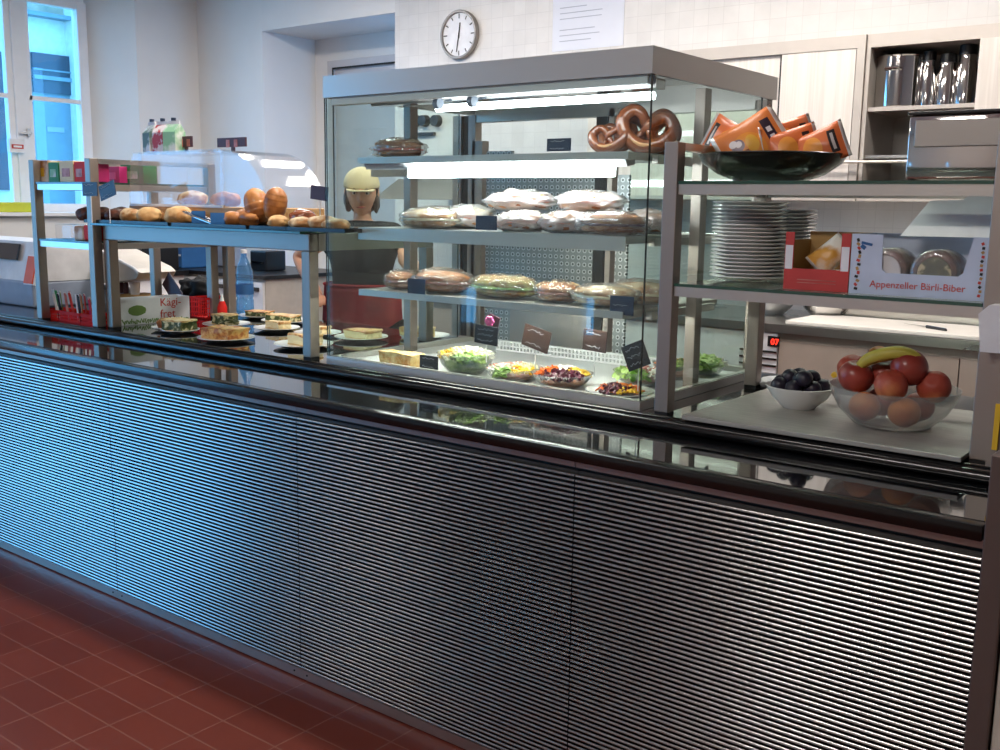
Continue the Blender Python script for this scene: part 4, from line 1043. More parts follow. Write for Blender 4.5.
for i, (a_, c_, lb) in enumerate(rb):
    o, a, c = basket(a_, c_, 315, .385, lb, .10, .05, grp='three small red baskets')
    rnd = random.Random(i+5); seen = {}
    for k, cc in enumerate(cols[i]):
        x = a+.012+(c-a-.024)*(k+.5)/len(cols[i]); y = .41+.045*rnd.random()
        L = .11+.025*rnd.random(); an = rnd.uniform(-.45, .35)
        q = MB().box((0, 0, L/2), (.012, .004, L)).box((0, 0, L-.003), (.014, .002, .008), mi=1)
        s = q.obj('sugar_stick', [cc, 'whitecard']); s.location = (x, y, ZT+.006); s.rotation_euler = (.1, an*.5, rnd.uniform(-.5, .5))
        tag(s, '%s paper sugar stick %s' % (word[cc], nm_[i]), 'sugar stick', '%s sugar sticks %s' % (word[cc], nm_[i]))
basket(190, 205, 315, .90, 'larger red basket right of the white biscuit box', .14, .10)
# ---- white biscuit box
def kagi():
    z0 = ZT+.0005; A = at(121, 326, Z=z0); B = at(190, 320.5, Z=z0); wd = (B-A).length; th = math.atan2(B.y-A.y, B.x-A.x); h = .115; d = .11; w = .0025
    t = thing('biscuit_box', 'white biscuit box with red lettering behind the plates', 'box', ((A+B)/2)[:], th)
    b = MB(); a, c = -wd/2, wd/2
    b.span(a, c, 0, w, 0, h).span(a, c, d-w, d, 0, h).span(a, a+w, w, d-w, 0, h).span(c-w, c, w, d-w, 0, h).span(a, c, 0, d, 0, w)
    b.obj('carton', 'whitecard', t)
    text('Kägi-\nfret', .052, t, (.02, -.0008, h*.66), (PI/2, 0, 0), 'redink', 'lettering', .0003)
    MB().blob((-.09, -.0006, h*.55), (.045, .0006, .024), 0, 0, sub=2).obj('oval_print', 'greenink', t)
    g = MB(); rnd = random.Random(2)
    for k in range(40): g.box((a+.01+(c-a-.02)*k/39, -.0008, .010+rnd.random()*.008), (.005, .0008, .010+rnd.random()*.012), (0, rnd.uniform(-.6, .6), 0))
    g.obj('grass_print', 'greenink', t)
    Mx = world_of(t)
    for k in range(9):
        x = a+.03+(c-a-.06)*k/8
        s = MB().box((0, 0, .03), (.024, .085, .085), bev=.002).obj('wrapped_biscuit', ['redcard', 'whitecard', 'bluecard'][k % 3]); p = Mx @ Vector((x, d/2, .004))
        s.location = p; s.rotation_euler = (0, 0, th)
        tag(s, ['red', 'white', 'pale blue'][k % 3]+' wrapped biscuit standing in the white box', 'biscuit', ['red', 'white', 'pale blue'][k % 3]+' wrapped biscuits in the white box')
kagi()
# things behind the biscuit box
def cupset():
    z0 = ZT+.0005; yy = 1.0
    a, c = at(118, 298, Y=yy).x, at(151, 298, Y=yy).x; zt2 = at(135, 296, Y=yy).z
    tag(MB().span(a, c, yy, yy+.16, z0, zt2, bev=.004).obj('yellow_card_box', 'card'), 'tan card box behind the white biscuit box', 'box')
    x = at(135, 290, Y=yy+.05).x
    tag(MB().lathe([(0, 0), (.022, 0), (.029, .065), (.027, .065), (.021, .004), (0, .004)], 20).obj('paper_cup', 'whitecard', smooth=True), 'small white paper cup on the tan card box', 'cup').location = (x, yy+.05, zt2+.0005)
    for i, px in enumerate((121, 126)):
        x = at(px, 290, Y=yy+.05).x
        o = MB().lathe([(0, 0), (.014, 0), (.015, .05), (.011, .058), (0, .06)], 16).obj('small_jar', ['maroon'], smooth=True); o.location = (x, yy+.05, zt2+.0005)
        tag(o, ['small dark jar on the tan card box, left', 'small dark jar on the tan card box, next to the cup'][i], 'jar', 'small dark jars')
cupset()
# dark crumpled bag + maroon card behind
p = at(190, 290, Y=1.05)
q = MB().blob((p.x+.02, 1.08, 0), (.13, .07, .075), .35, 8, sub=4, fr=2.2)
for v in q.b.verts: v.co.z = max(v.co.z, -.06)
o = q.obj('black_bag', 'tshirt', smooth='all'); o.location.z = ZT+.0005+.0; tag(o, 'black crumpled bag on the counter behind the red basket', 'bag')
o.scale = (1, 1, 1.25)
tagcard(164, 281, 181, 297, 1.0-.02, 'maroon', 'tilted maroon price card in front of the black bag', stick_to=ZT+.0005, tilt=.75, marks=0, group=None)
# red-capped bottle, jar, blue water bottle
p = at(221, 318, Z=ZT); 
t = thing('red_bottle', 'small red squeeze bottle between the gantry posts', 'bottle', (at(222, 300, Y=.93).x, .93, ZT+.0005))
MB().lathe([(0, 0), (.022, 0), (.023, .06), (.012, .09), (0, .09)], 20).obj('bottle_body', 'red', t, smooth=True)
MB().lathe([(0, .0905), (.010, .0905), (.004, .12), (0, .12)], 14).obj('nozzle', 'whitecard', t, smooth=True)
t = thing('water_bottle', 'tall blue plastic water bottle behind the plates', 'bottle', (at(245, 300, Y=1.17).x, 1.17, ZT+.0005))
R_ = .043
MB().lathe([(0, .003), (R_*.8, 0), (R_, .012), (R_, .07), (R_*.9, .08), (R_, .09), (R_, .16), (R_*.92, .17), (R_, .18), (R_*.9, .22), (R_*.45, .27), (R_*.32, .285), (R_*.32, .30)], 28).obj('bottle_body', 'bottleblue', t, smooth=True)
MB().lathe([(0, .300), (.016, .300), (.016, .318), (0, .318)], 16).obj('bottle_cap', 'whitecard', t)
MB().lathe([(R_+.0006, .10), (R_+.0006, .15)], 28).obj('bottle_label', 'bluetag', t)
t = thing('salt_jar', 'small glass shaker with white lid left of the water bottle', 'shaker', (at(236-6, 300, Y=1.1).x, 1.1, ZT+.0005))
MB().lathe([(0, 0), (.018, 0), (.018, .06), (0, .06)], 16).obj('shaker_body', 'acrylic', t, smooth=True)
MB().lathe([(0, .0605), (.019, .0605), (.017, .08), (0, .08)], 16).obj('shaker_lid', 'whitecard', t)
# ---- plates of food on the counter
def slice_mb(L, Wd, h, mi=0, rag=.13, seed=0, wedge=True):
    """wedge of quiche with a raised rim; three bands: base, filling, top"""
    b = MB(); n = 10; bands = [(0, .12, 1), (.12, .86, 2), (.86, 1.0, 0)]
    def outline(s=0):
        pts = []
        for k in range(n+1):
            a = -1+2*k/n; pts.append((L*.5*(1-.10*a*a), Wd*.5*a))
        pts += [(-L*.5, .18*Wd if wedge else Wd*.5), (-L*.5, -.18*Wd if wedge else -Wd*.5)]
        return pts
    for i, (z0, z1, mi_) in enumerate(bands):
        k = 1+(.015 if i == 2 else 0); pts = [(x*k, y*k) for x, y in outline()]
        b.prism(pts, 'z', h*z0, h*z1, mi_)
    bmesh.ops.subdivide_edges(b.b, edges=b.b.edges, cuts=3, use_grid_fill=True)
    for v in b.b.verts:
        d = noise.noise_vector(v.co*45+Vector((seed, 0, 0)))*rag*.05; v.co += Vector((d.x, d.y, d.z if v.co.z > .004 else 0))
    return b
def quiche(label, loc, rz, L=.12, Wd=.09, h=.035, mats=('quiche', 'pastry', 'custard'), seed=0, name='quiche_slice', cat='quiche slice', wedge=True, group=None):
    t = thing(name, label, cat, loc, rz, group)
    h *= 1.3
    o = slice_mb(L, Wd, h, seed=seed, wedge=wedge).obj('slice', list(mats), t)
    if wedge: MB().tube([(L*.5*(1-.10*a*a)-.003, Wd*.5*a, h*.9) for a in [(-1+k/5) for k in range(11)]], [.006+.0012*(k % 2) for k in range(11)], 8).obj('crust_rim', 'crust_light', t, smooth='all')
    return t
g_ = 'white plates of food under the gantry'
PL = [ # px, py of plate centre (on counter), r, label
 (172, 325, .095, 'small white plate with a brown bun, farthest left'),
 (193, 332, .080, 'white plate under the spinach quiche'),
 (236, 340, .115, 'white plate in front holding the browned quiche'),
 (248, 324, .105, 'white plate behind with a square slice and greens'),
 (290, 321, .105, 'white plate at the back holding the herb omelette'),
 (287, 328.5, .085, 'white plate of flat cake, middle row'),
 (318, 347, .100, 'white plate of cake in front of the gantry post'),
 (285, 313, .11, 'white plate at the very back left of the person'),
 (325, 333, .08, 'white plate half hidden behind the right gantry post')]
pls = [Vector((x, y, ZT+.0005)) for x, y in ((at(167, 330, Z=ZT).x, at(167, 330, Z=ZT).y), (-3.72, .53), (-3.38, .51), (-3.76, .80), (-3.68, 1.07), (-3.49, .86), (-3.02, .60), (-3.93, 1.13), (-3.24, .87))]
PL = [(p[0], p[1], r, p[3]) for p, r in zip(PL, (.066, .082, .114, .105, .11, .10, .115, .105, .10))]
for (px, py, r, lb), q in zip(PL, pls): mk_plate('white_plate', lb, q, r, g_)
def ontop(i, dx=0, dy=0): return (pls[i].x+dx, pls[i].y+dy, pls[i].z+.0065)
roll('brown_bun', 'round brown meat bun on the leftmost small plate', ontop(0, .0, -.01), .034, 'crust', 61, 'bun', h=.8)
quiche('spinach quiche slice with dark green filling', ontop(1), .1, .13, .085, .038, ('quiche_pale', 'pastry', 'spinach'), 1, wedge=False)
quiche('large browned quiche slice on the front plate', ontop(2, 0, 0), .15, .15, .12, .034, ('quiche', 'pastry', 'quiche'), 2, wedge=False)
quiche('tall pale quiche block on the plate with greens', ontop(3, -.02, .01), .0, .09, .08, .036, ('quiche_pale', 'pastry', 'spinach'), 3, wedge=False)
o = MB().blob((0, 0, .012), (.04, .035, .014), .4, 4, sub=4, fr=3).obj('garnish', 'spinach', smooth='all'); o.location = ontop(3, .055, -.02); tag(o, 'dark green salad garnish beside the pale quiche block', 'garnish')
quiche('herb omelette slice on the back plate', ontop(4, -.01, 0), .2, .15, .08, .024, ('quiche_pale', 'pastry', 'spinach'), 5, wedge=False)
quiche('flat pale almond cake slice in the middle row', ontop(5), .1, .11, .07, .026, ('quiche_pale', 'pastry', 'custard'), 6, 'cake_slice', 'cake slice')
quiche('cake slice with browned top in front of the post', ontop(6), .2, .13, .09, .032, ('quiche', 'pastry', 'custard'), 7, 'cake_slice', 'cake slice')
quiche('omelette slice on the rearmost plate', ontop(7), .2, .12, .08, .02, ('quiche', 'pastry', 'spinach'), 8, wedge=False)
quiche('pale cake slice on the half-hidden plate', ontop(8), .2, .10, .07, .024, ('custard', 'pastry', 'custard'), 9, 'cake_slice', 'cake slice')
# ---- inside the case, on the base
zb_ = ZT+.0105
def cp(px, py, z=zb_): q = at(px, py, Z=z); return Vector((q.x, q.y, z))
q = cp(392, 342); q = Vector((q.x, q.y, zb_))
c1 = Vector((-2.50, .80, zb_)); 
mk_plate('white_plate', 'white plate with a pale quiche wedge, seen through the left of the case', Vector((-2.86, 1.12, ZT+.0005)), .105)
quiche('pale yellow quiche wedge on the plate behind the case corner', (-2.88, 1.10, ZT+.007), .1, .13, .08, .030, ('quiche_pale', 'pastry', 'quiche_pale'), 12, wedge=False)
q = cp(358, 349); pp = Vector((-3.01, .90, ZT+.0005))
mk_plate('white_plate', 'white plate with a flat brown pie, just left of the case', pp, .11)
quiche('flat brown pie wedge on a plate just left of the case', pp+Vector((0, 0, .0065)), .2, .14, .12, .026, ('quiche', 'pastry', 'custard'), 13, 'pie_slice', 'pie slice')
p = cp(404, 365)
quiche('big pale quiche slice at the front left of the case', (p.x, .475, zb_), .05, .15, .07, .034, ('quiche_pale', 'pastry', 'quiche_pale'), 14, wedge=False)
tagcard(420, 357, 438, 368, .42, 'chalkboard', 'small black tag beside the front quiche slice', marks=2, group=None)
def bowl_thing(label, loc, r, h, mat='bowlplastic', name='salad_bowl', fl=.55):
    o = MB().lathe([(0, 0), (r*fl, 0), (r*.85, h*.45), (r, h*.97), (r*1.03, h), (r*.985, h), (r*.83, h*.47), (r*fl*.96, .003), (0, .003)], 40).obj(name, mat, smooth=True)
    o.location = loc; return tag(o, label, 'bowl')
def salad(label, loc, r, z0, mound, mix, n=170, seed=0, sz=.014):
    """a mound of mixed chopped ingredients: (material, x-centre weighting, sector)"""
    rnd = random.Random(seed); names = [m_[0] for m_ in mix]; b = MB()
    b.blob((0, 0, z0*.5+.004), (r*.74, r*.74, z0*.5), .05, seed, sub=3, mi=0)
    for i in range(n):
        a = rnd.random()*2*PI; d = math.sqrt(rnd.random())*r*.9; x, y = d*math.cos(a), d*math.sin(a)
        z = z0+mound*(1-(d/r)**2)+rnd.uniform(-.003, .003)
        best = min(range(len(mix)), key=lambda k: (x/r-mix[k][1])**2+(y/r-mix[k][2])**2+rnd.random()*.35)
        sh = mix[best][3]
        if sh == 'leaf': b.blob((x, y, z), (sz*1.5, sz, sz*.35), .5, i, (rnd.uniform(-.8, .8), rnd.uniform(-.8, .8), rnd.random()*6), sub=2, mi=best, fr=2)
        elif sh == 'strip': b.box((x, y, z), (sz*1.9, sz*.28, sz*.28), (rnd.uniform(-.5, .5), rnd.uniform(-.5, .5), rnd.random()*6), mi=best)
        elif sh == 'cube': b.box((x, y, z), (sz*.75, sz*.75, sz*.75), (rnd.random()*3, rnd.random()*3, rnd.random()*3), mi=best)
        else: b.blob((x, y, z), (sz*.5, sz*.5, sz*.42), .05, i, sub=1, mi=best)
    o = b.obj('mixed_salad', names, smooth=False); o.location = (loc[0], loc[1], loc[2]); 
    o.location.z = loc[2]
    return tag(o, label, 'salad', kind='stuff')
def sal(px, yy, r, h, lb1, lb2, mix, seed, mat='bowlplastic', mound=.018, n=170, name='salad_bowl', z=zb_):
    x = at(px, 372, Y=yy).x
    bowl_thing(lb1, (x, yy, z), r, h, mat, name)
    salad(lb2, (x, yy, z+.004), r, h*.72, mound, mix, n, seed)
    return x
sal(466, .50, .096, .068, 'deep clear bowl of green salad, leftmost bowl in the case', 'green salad with grated cheese in the deep clear bowl', [('lettuce', .9, -.9, 'leaf'), ('corn', -.7, -.2, 'strip'), ('cheese', .1, -.1, 'strip'), ('egg', .2, .5, 'strip')], 1, mound=.03, n=420)
sal(513, .497, .092, .042, 'clear bowl of ham salad, second in the case', 'salad with ham strips and corn in the second bowl', [('ham', -.4, .2, 'strip'), ('egg', -.2, -.3, 'strip'), ('corn', .6, -.4, 'dot'), ('cheese', .4, .5, 'strip'), ('lettuce', .3, -1.2, 'leaf')], 2, n=230)
sal(562, .497, .094, .045, 'clear bowl of carrot and corn salad, third in the case', 'salad of carrot, egg, corn and beetroot in the third bowl', [('carrot', -.6, -.2, 'strip'), ('corn', .4, .6, 'dot'), ('beet', .2, -.7, 'cube'), ('egg', 0, .4, 'cube'), ('lettuce', 1.3, -1.1, 'leaf'), ('carrot', -.5, .3, 'strip')], 3, mound=.026, n=230)
x = at(618, 385, Y=.495).x
mk_plate('white_plate', 'white plate of raw vegetable salad at the case corner', (x, .505, zb_), .10)
salad('raw vegetable salad of carrot, beetroot and corn on the white plate', (x, .505, zb_+.0065), .070, .006, .016, [('carrot', -.7, .1, 'strip'), ('beet', 0, -.2, 'cube'), ('carrot', .2, .5, 'strip'), ('corn', .8, -.2, 'dot')], 150, 4, .012)
sal(641, .70, .085, .045, 'clear bowl of pale ham salad behind the vegetable plate', 'pale ham and cabbage salad behind the vegetable plate', [('ham', -.2, .1, 'strip'), ('egg', .4, .3, 'strip'), ('lettuce', -.4, -.7, 'leaf')], 5)
sal(676, .88, .075, .05, 'clear bowl with orange pieces near the case\'s right side', 'salad with orange carrot in the rear right bowl', [('carrot', 0, 0, 'cube'), ('corn', -.3, .4, 'dot'), ('lettuce', .6, -.3, 'leaf')], 6, n=120)
sal(706, 1.03, .07, .045, 'clear bowl of green leaves at the far right rear of the case', 'green leaf salad at the far right rear of the case', [('lettuce', 0, 0, 'leaf'), ('egg', .4, .4, 'strip')], 7, n=110)
# table cloths / napkins in the right rear
x = -1.50
o = MB().blob((0, 0, .012), (.06, .085, .014), .25, 3, sub=4, fr=3).obj('folded_napkin', 'whitecard', smooth='all'); o.location = (CX1+.12, 1.02, ZT+.0005)
tag(o, 'crumpled white napkin between the case and the rack', 'napkin')
# tags standing in the salads
tagcard(475, 327, 498, 343, .44, 'chalkboard', 'black tag with white writing in the green salad', stick_to=zb_+.055, tilt=.06, marks=3, group='price tags among the salads')
fl = thing('pink_flower', 'pink paper flower on a dark card above the black tag', 'flower', (at(490, 322, Y=.455).x, .455, at(490, 327, Y=.455).z))
p = at(490, 321, Y=.455); q = MB()
for k in range(6): a = k*PI/3; q.blob((p.x+math.cos(a)*.010, .452, p.z+math.sin(a)*.009), (.009, .003, .008), .1, k, sub=2)
q.obj('petals', 'pink', fl, True, smooth='all'); MB().box((p.x+.012, .458, p.z), (.045, .002, .036), (0, .3, 0)).obj('backing_card', 'maroon', fl, True)
tagcard(523, 329, 550, 348, .50, 'brownboard', 'brown tag tilted over the ham salad', stick_to=zb_+.045, tilt=.22, marks=2, group='price tags among the salads')
tagcard(583, 331, 607, 350, .50, 'brownboard', 'brown tag upright over the carrot salad', stick_to=zb_+.045, tilt=.05, marks=2, group='price tags among the salads')
tagcard(624, 344, 648, 367, .47, 'chalkboard', 'black tag tilted over the vegetable plate', stick_to=zb_+.025, tilt=-.42, marks=3, group='price tags among the salads')
# ---- case shelves
def sh(px, yy): return at(px, 200, Y=yy).x
z1, z2, z3 = SZ[0]-.0005, SZ[1]-.0005, SZ[2]-.0005
G1 = 'film-wrapped breads on the second case shelf'
wrapped('wrapped_sandwich', 'film-wrapped salami sandwich alone on the top case shelf', 'sandwich', (sh(399, .58), .58, z1), .20, .058, 'crust', .1, 'film', 3, None, fill='tomato', score=3)
tagcard(547, 138, 571, 151.5, .46, 'navytag', 'dark blue tag standing on the top case shelf', marks=2, group=None, tilt=.0)
pretzel('glossy pretzel lying left on the top case shelf', (sh(603, .55), .55, z1+.001), .062, (math.radians(-28), .0, .15))
pretzel('second pretzel tucked behind the left one', (sh(612, .64), .64, z1+.001), .066, (math.radians(-18), 0, -.1))
pretzel('large pretzel leaning upright at the right, front of three', (sh(637, .60), .60, z1+.001), .090, (math.radians(-14), .25, .35))
pretzel('large pretzel behind the front upright one', (sh(648, .68), .68, z1+.001), .088, (math.radians(-12), -.1, .6))
pretzel('rearmost pretzel against the case side', (sh(650, .80), .80, z1+.001), .088, (math.radians(-10), .1, .9))
W2 = [ # px, y, lift, L, r, mat, rz, film, fill, label
 (430, .50, 0, .21, .042, 'flour', .05, 'film', 'cheese', 'golden wrapped baguette at the left end of the second shelf'),
 (440, .62, .0, .19, .045, 'crust_light', -.1, 'film_glare', 'ham', 'wrapped bun behind the golden baguette'),
 (470, .64, .0, .16, .05, 'flour', .3, 'film_glare', 'ham', 'glare-whitened wrapped bread behind the blue tag'),
 (522, .50, 0, .17, .040, 'crust', .1, 'film_glare', 'ham', 'lower wrapped ham baguette right of the blue tag'),
 (520, .58, .056, .22, .040, 'crust', .1, 'film_glare', 'ham', 'upper wrapped ham baguette, left of the raised pair'),
 (568, .50, 0, .17, .040, 'crust', .05, 'film_glare', 'ham', 'lower wrapped baguette in the middle of the second shelf'),
 (590, .58, .056, .22, .040, 'crust', -.1, 'film_glare', 'ham', 'upper wrapped ham baguette, right of the raised pair'),
 (613, .48, 0, .20, .042, 'crust', .05, 'film', 'beet', 'dark wrapped baguette at the front right of the second shelf'),
 (648, .64, 0, .16, .045, 'crust', .35, 'film_glare', 'ham', 'wrapped baguette at the right end of the second shelf')]
for i, (px, yy, lift, L, r, mt_, rz, fm, fi, lb) in enumerate(W2):
    wrapped('wrapped_sandwich', lb, 'sandwich', (sh(px, yy), yy, z2+lift*1.12+.0005), L*1.08, r*1.36, mt_, rz, fm, 20+i*3, G1, fill=fi)
tagcard(476, 216, 497, 229.5, .44, 'navytag', 'dark blue tag standing on the second case shelf', marks=0, group=None)
G2 = 'wrapped breads on the lowest case shelf'
W3 = [
 (401, .52, 0, .10, .040, 'crust', .2, 'film', 'ham', 'round wrapped brown roll at the left of the lowest shelf'),
 (443, .53, 0, .20, .048, 'crust', .05, 'film', 'ham', 'long wrapped bread behind the navy tag, left half'),
 (505, .53, 0, .22, .045, 'herb', .05, 'film', 'lettuce', 'greenish herb bread in film on the lowest shelf'),
 (561, .53, 0, .13, .040, 'crust', .15, 'film', 'ham', 'short brown scored bread in film on the lowest shelf'),
 (608, .52, 0, .19, .040, 'flour', .05, 'film', 'cheese', 'flat toasted bread in film behind the right navy tag'),
 (646, .66, 0, .18, .045, 'flour', .3, 'film', 'cheese', 'toasted bread in film at the right end of the lowest shelf')]
for i, (px, yy, lift, L, r, mt_, rz, fm, fi, lb) in enumerate(W3):
    wrapped('wrapped_sandwich', lb, 'sandwich', (sh(px, yy), yy, z3+lift+.0005), L*1.12, r*1.4, mt_, rz, fm, 60+i*3, G2, fill=fi, score=(0, 0, 5, 4, 0, 0)[i])
tagcard(408, 279.5, 425, 294, .44, 'navytag', 'navy tag at the left of the lowest case shelf', marks=0, group='navy tags on the lowest case shelf')
tagcard(610, 297, 634, 314, .44, 'navytag', 'navy tag with writing at the right of the lowest case shelf', marks=1, group='navy tags on the lowest case shelf')
# ================================================================== RIGHT RACK CONTENTS
zu, zl = Z_U+.0006, Z_L+.0006
xb = at(768, 165, Y=.58).x
rB = .193
o = MB().lathe([(0, 0), (rB*.42, 0), (rB*.72, .022), (rB*.93, .05), (rB, .073), (rB*.985, .075), (rB*.9, .055), (rB*.68, .027), (rB*.4, .005), (0, .005)], 48).obj('black_bowl', 'blackbowl', smooth=True)
o.location = (xb, .60, zu); tag(o, 'wide shallow black bowl of crisp bags on the top glass shelf', 'bowl')
def bag(label, loc, w, h, rot, mat, seed):
    nx, nz = 12, 16; b = MB(); rnd = random.Random(seed); g = {}
    for side in (1, -1):
        for i in range(nx+1):
            for j in range(nz+1):
                u, v = i/nx, j/nz; ex = math.sin(PI*u)**.5 if 0 < u < 1 else 0; ez = max(0, math.sin(PI*min(1, max(0, (v-.06)/.88))))**.5
                k = .022*ex*ez+.003*noise.noise(Vector((u*5, v*5, seed+side)))*ex
                pinch = 1-.05*math.sin(PI*v)
                key = (i, j, side) if (0 < i < nx and 0 < j < nz) else (i, j, 0)
                if key in g: continue
                g[key] = b.b.verts.new(((u-.5)*w*pinch, -side*k, (v-.5)*h))
    def V(i, j, s): return g.get((i, j, s)) or g[(i, j, 0)]
    for side in (1, -1):
        for i in range(nx):
            for j in range(nz):
                f = b.b.faces.new((V(i, j, side), V(i+1, j, side), V(i+1, j+1, side), V(i, j+1, side)))
                f.material_index = 1 if j == 0 or j == nz-1 else 0
    o = b.obj('crisp_bag', [mat, 'chipfoil'], None, smooth='all')
    # put the origin back at the bag's middle
    o.data.transform(Matrix.Translation((0, 0, -h/2))); o.location = loc; o.rotation_euler = rot
    return tag(o, label, 'crisp bag', 'orange crisp bags in the black bowl')
def bg(px, py, yy): return at(px, py, Y=yy)
zc = .006
for lb, px, py, yy, w, h, rot, mt_ in [
  ('leftmost orange crisp bag, low in the bowl', 725, 142, .60, .12, .14, (-.35, -1.1, .2), 'chips_red'),
  ('largest orange crisp bag with yellow centre, on top', 753, 145, .57, .15, .18, (-.45, .95, -.05), 'chips'),
  ('crisp bag lying flat behind the largest one', 790, 141, .70, .12, .16, (-.7, 1.2, .2), 'chips_red'),
  ('small crisp bag right of the largest, with dark logo', 793, 149, .60, .11, .14, (-.6, 1.2, -.1), 'chips_red'),
  ('rightmost crisp bag pointing out of the bowl', 820, 148, .60, .10, .14, (-.3, 1.15, -.2), 'chips_red'),
  ('crisp bag at the bottom of the pile, mostly hidden', 775, 150, .64, .13, .17, (-1.2, 1.3, .4), 'chips')]:
    bag(lb, bg(px, py, yy), w, h, rot, mt_, len(lb))
# napkin dispenser
xn0, xn1 = at(903, 170, Y=.50).x, -.548
nd = thing('napkin_dispenser', 'chrome napkin dispenser at the right end of the top glass shelf', 'napkin dispenser', ((xn0+xn1)/2, .58, zu))
hN = at(905, 113, Y=.50).z-zu-.006
MB().span(xn0+.004, xn1-.004, .505, .66, zu+.006, zu+hN, bev=.006).obj('housing', 'chrome', nd, True, smooth=True)
MB().span(xn0, xn1, .50, .665, zu+hN+.0005, zu+hN+.008, bev=.002).obj('lid', 'black', nd, True)
MB().span(xn0+.02, xn1-.02, .499, .504, zu+hN*.52, zu+hN-.012, bev=.002).obj('face_plate', 'steel_dull', nd, True)
for x in (xn0+.015, xn1-.015): MB().span(x-.006, x+.006, .51, .65, zu, zu+.0055).obj('foot', 'black', nd, True)
# plate stacks
pr = MB().lathe(plate_prof(.101), 40).obj('dinner_plate', 'plate', smooth=True)
xs_ = at(748.5, 240, Y=.60).x; dz = .0099; N1 = 21
gS, gT = 'dinner plates in the tall front stack', 'dinner plates in the rear stack'
pr.location = (xs_, .60, zl); tag(pr, 'white dinner plate at the very bottom of the tall front stack', 'plate', gS)
rnd = random.Random(1)
for k in range(1, N1):
    dup(pr, (xs_+rnd.uniform(-.001, .001), .60+rnd.uniform(-.001, .001), zl+k*dz), None, 'topmost white dinner plate of the tall front stack' if k == N1-1 else 'white dinner plate within the tall front stack', gS)
x2 = xs_+.045
N2 = 19
for k in range(N2):
    dup(pr, (at(785, 240, Y=.80).x-.015, .815, zl+k*dz), None, ('topmost' if k == N2-1 else 'lower')+' white dinner plate of the rear stack' if k in (0, N2-1) else 'white dinner plate within the rear stack', gT).scale = (.93, .93, 1)
for o in list(bpy.data.objects):
    if o.get('label') == 'lower white dinner plate of the rear stack': o['label'] = 'bottom white dinner plate of the rear stack'
# red box with packet
def redbox():
    yy = .405; a, c = at(783, 287, Y=yy).x, at(847.5, 290, Y=yy).x; h = .140
    t = thing('red_display_box', 'open red and white counter box beside the plates', 'box', ((a+c)/2, yy+.08, zl))
    w = .0025; d = .16
    b = MB().span(a, c, yy, yy+w, zl, zl+.052).span(a, a+.022, yy, yy+w, zl+.052, zl+h).span(c-.022, c, yy, yy+w, zl+.052, zl+h)
    b.obj('front_wall', 'redcard', t, True)
    b = MB().span(a, c, yy+d-w, yy+d, zl, zl+h).span(a, a+w, yy+w, yy+d-w, zl, zl+h-.02).span(c-w, c, yy+w, yy+d-w, zl, zl+h-.02).span(a, c, yy+w, yy+d-w, zl, zl+w)
    b.obj('box_tray', 'card', t, True)
    for x in (a+.0015, c-.0205): MB().span(x, x+.019, yy-.001, yy-.0002, zl+.05, zl+.108).obj('white_panel', 'whitecard', t, True)
    MB().span(a+.035, c-.03, yy-.001, yy-.0002, zl+.024, zl+.0262).span(a+.035, c-.03, yy-.001, yy-.0002, zl+.017, zl+.0188).obj('print_line', 'ham', t, True)
    M['packet_print'] = two('packet_print', 'efe9df', 'd9a24a', 10, .5, .6, .35, .3)
    o = bag('white and orange biscuit packet leaning in the red box', ((a+c)/2+.012, yy+.06, zl+.085), .07, .10, (-.5, .75, -.1), 'packet_print', 3)
    o.name = 'biscuit_packet'; tag(o, 'white and orange biscuit packet leaning in the red box', 'packet'); del o['group']
    q = MB().box((0, 0, .0), (.07, .05, .045), bev=.003).obj('biscuit_packet', 'whitecard'); q.location = ((a+c)/2+.005, yy+.07, zl+.004)
    tag(q, 'white biscuit packet lying under the leaning one', 'packet')
redbox()
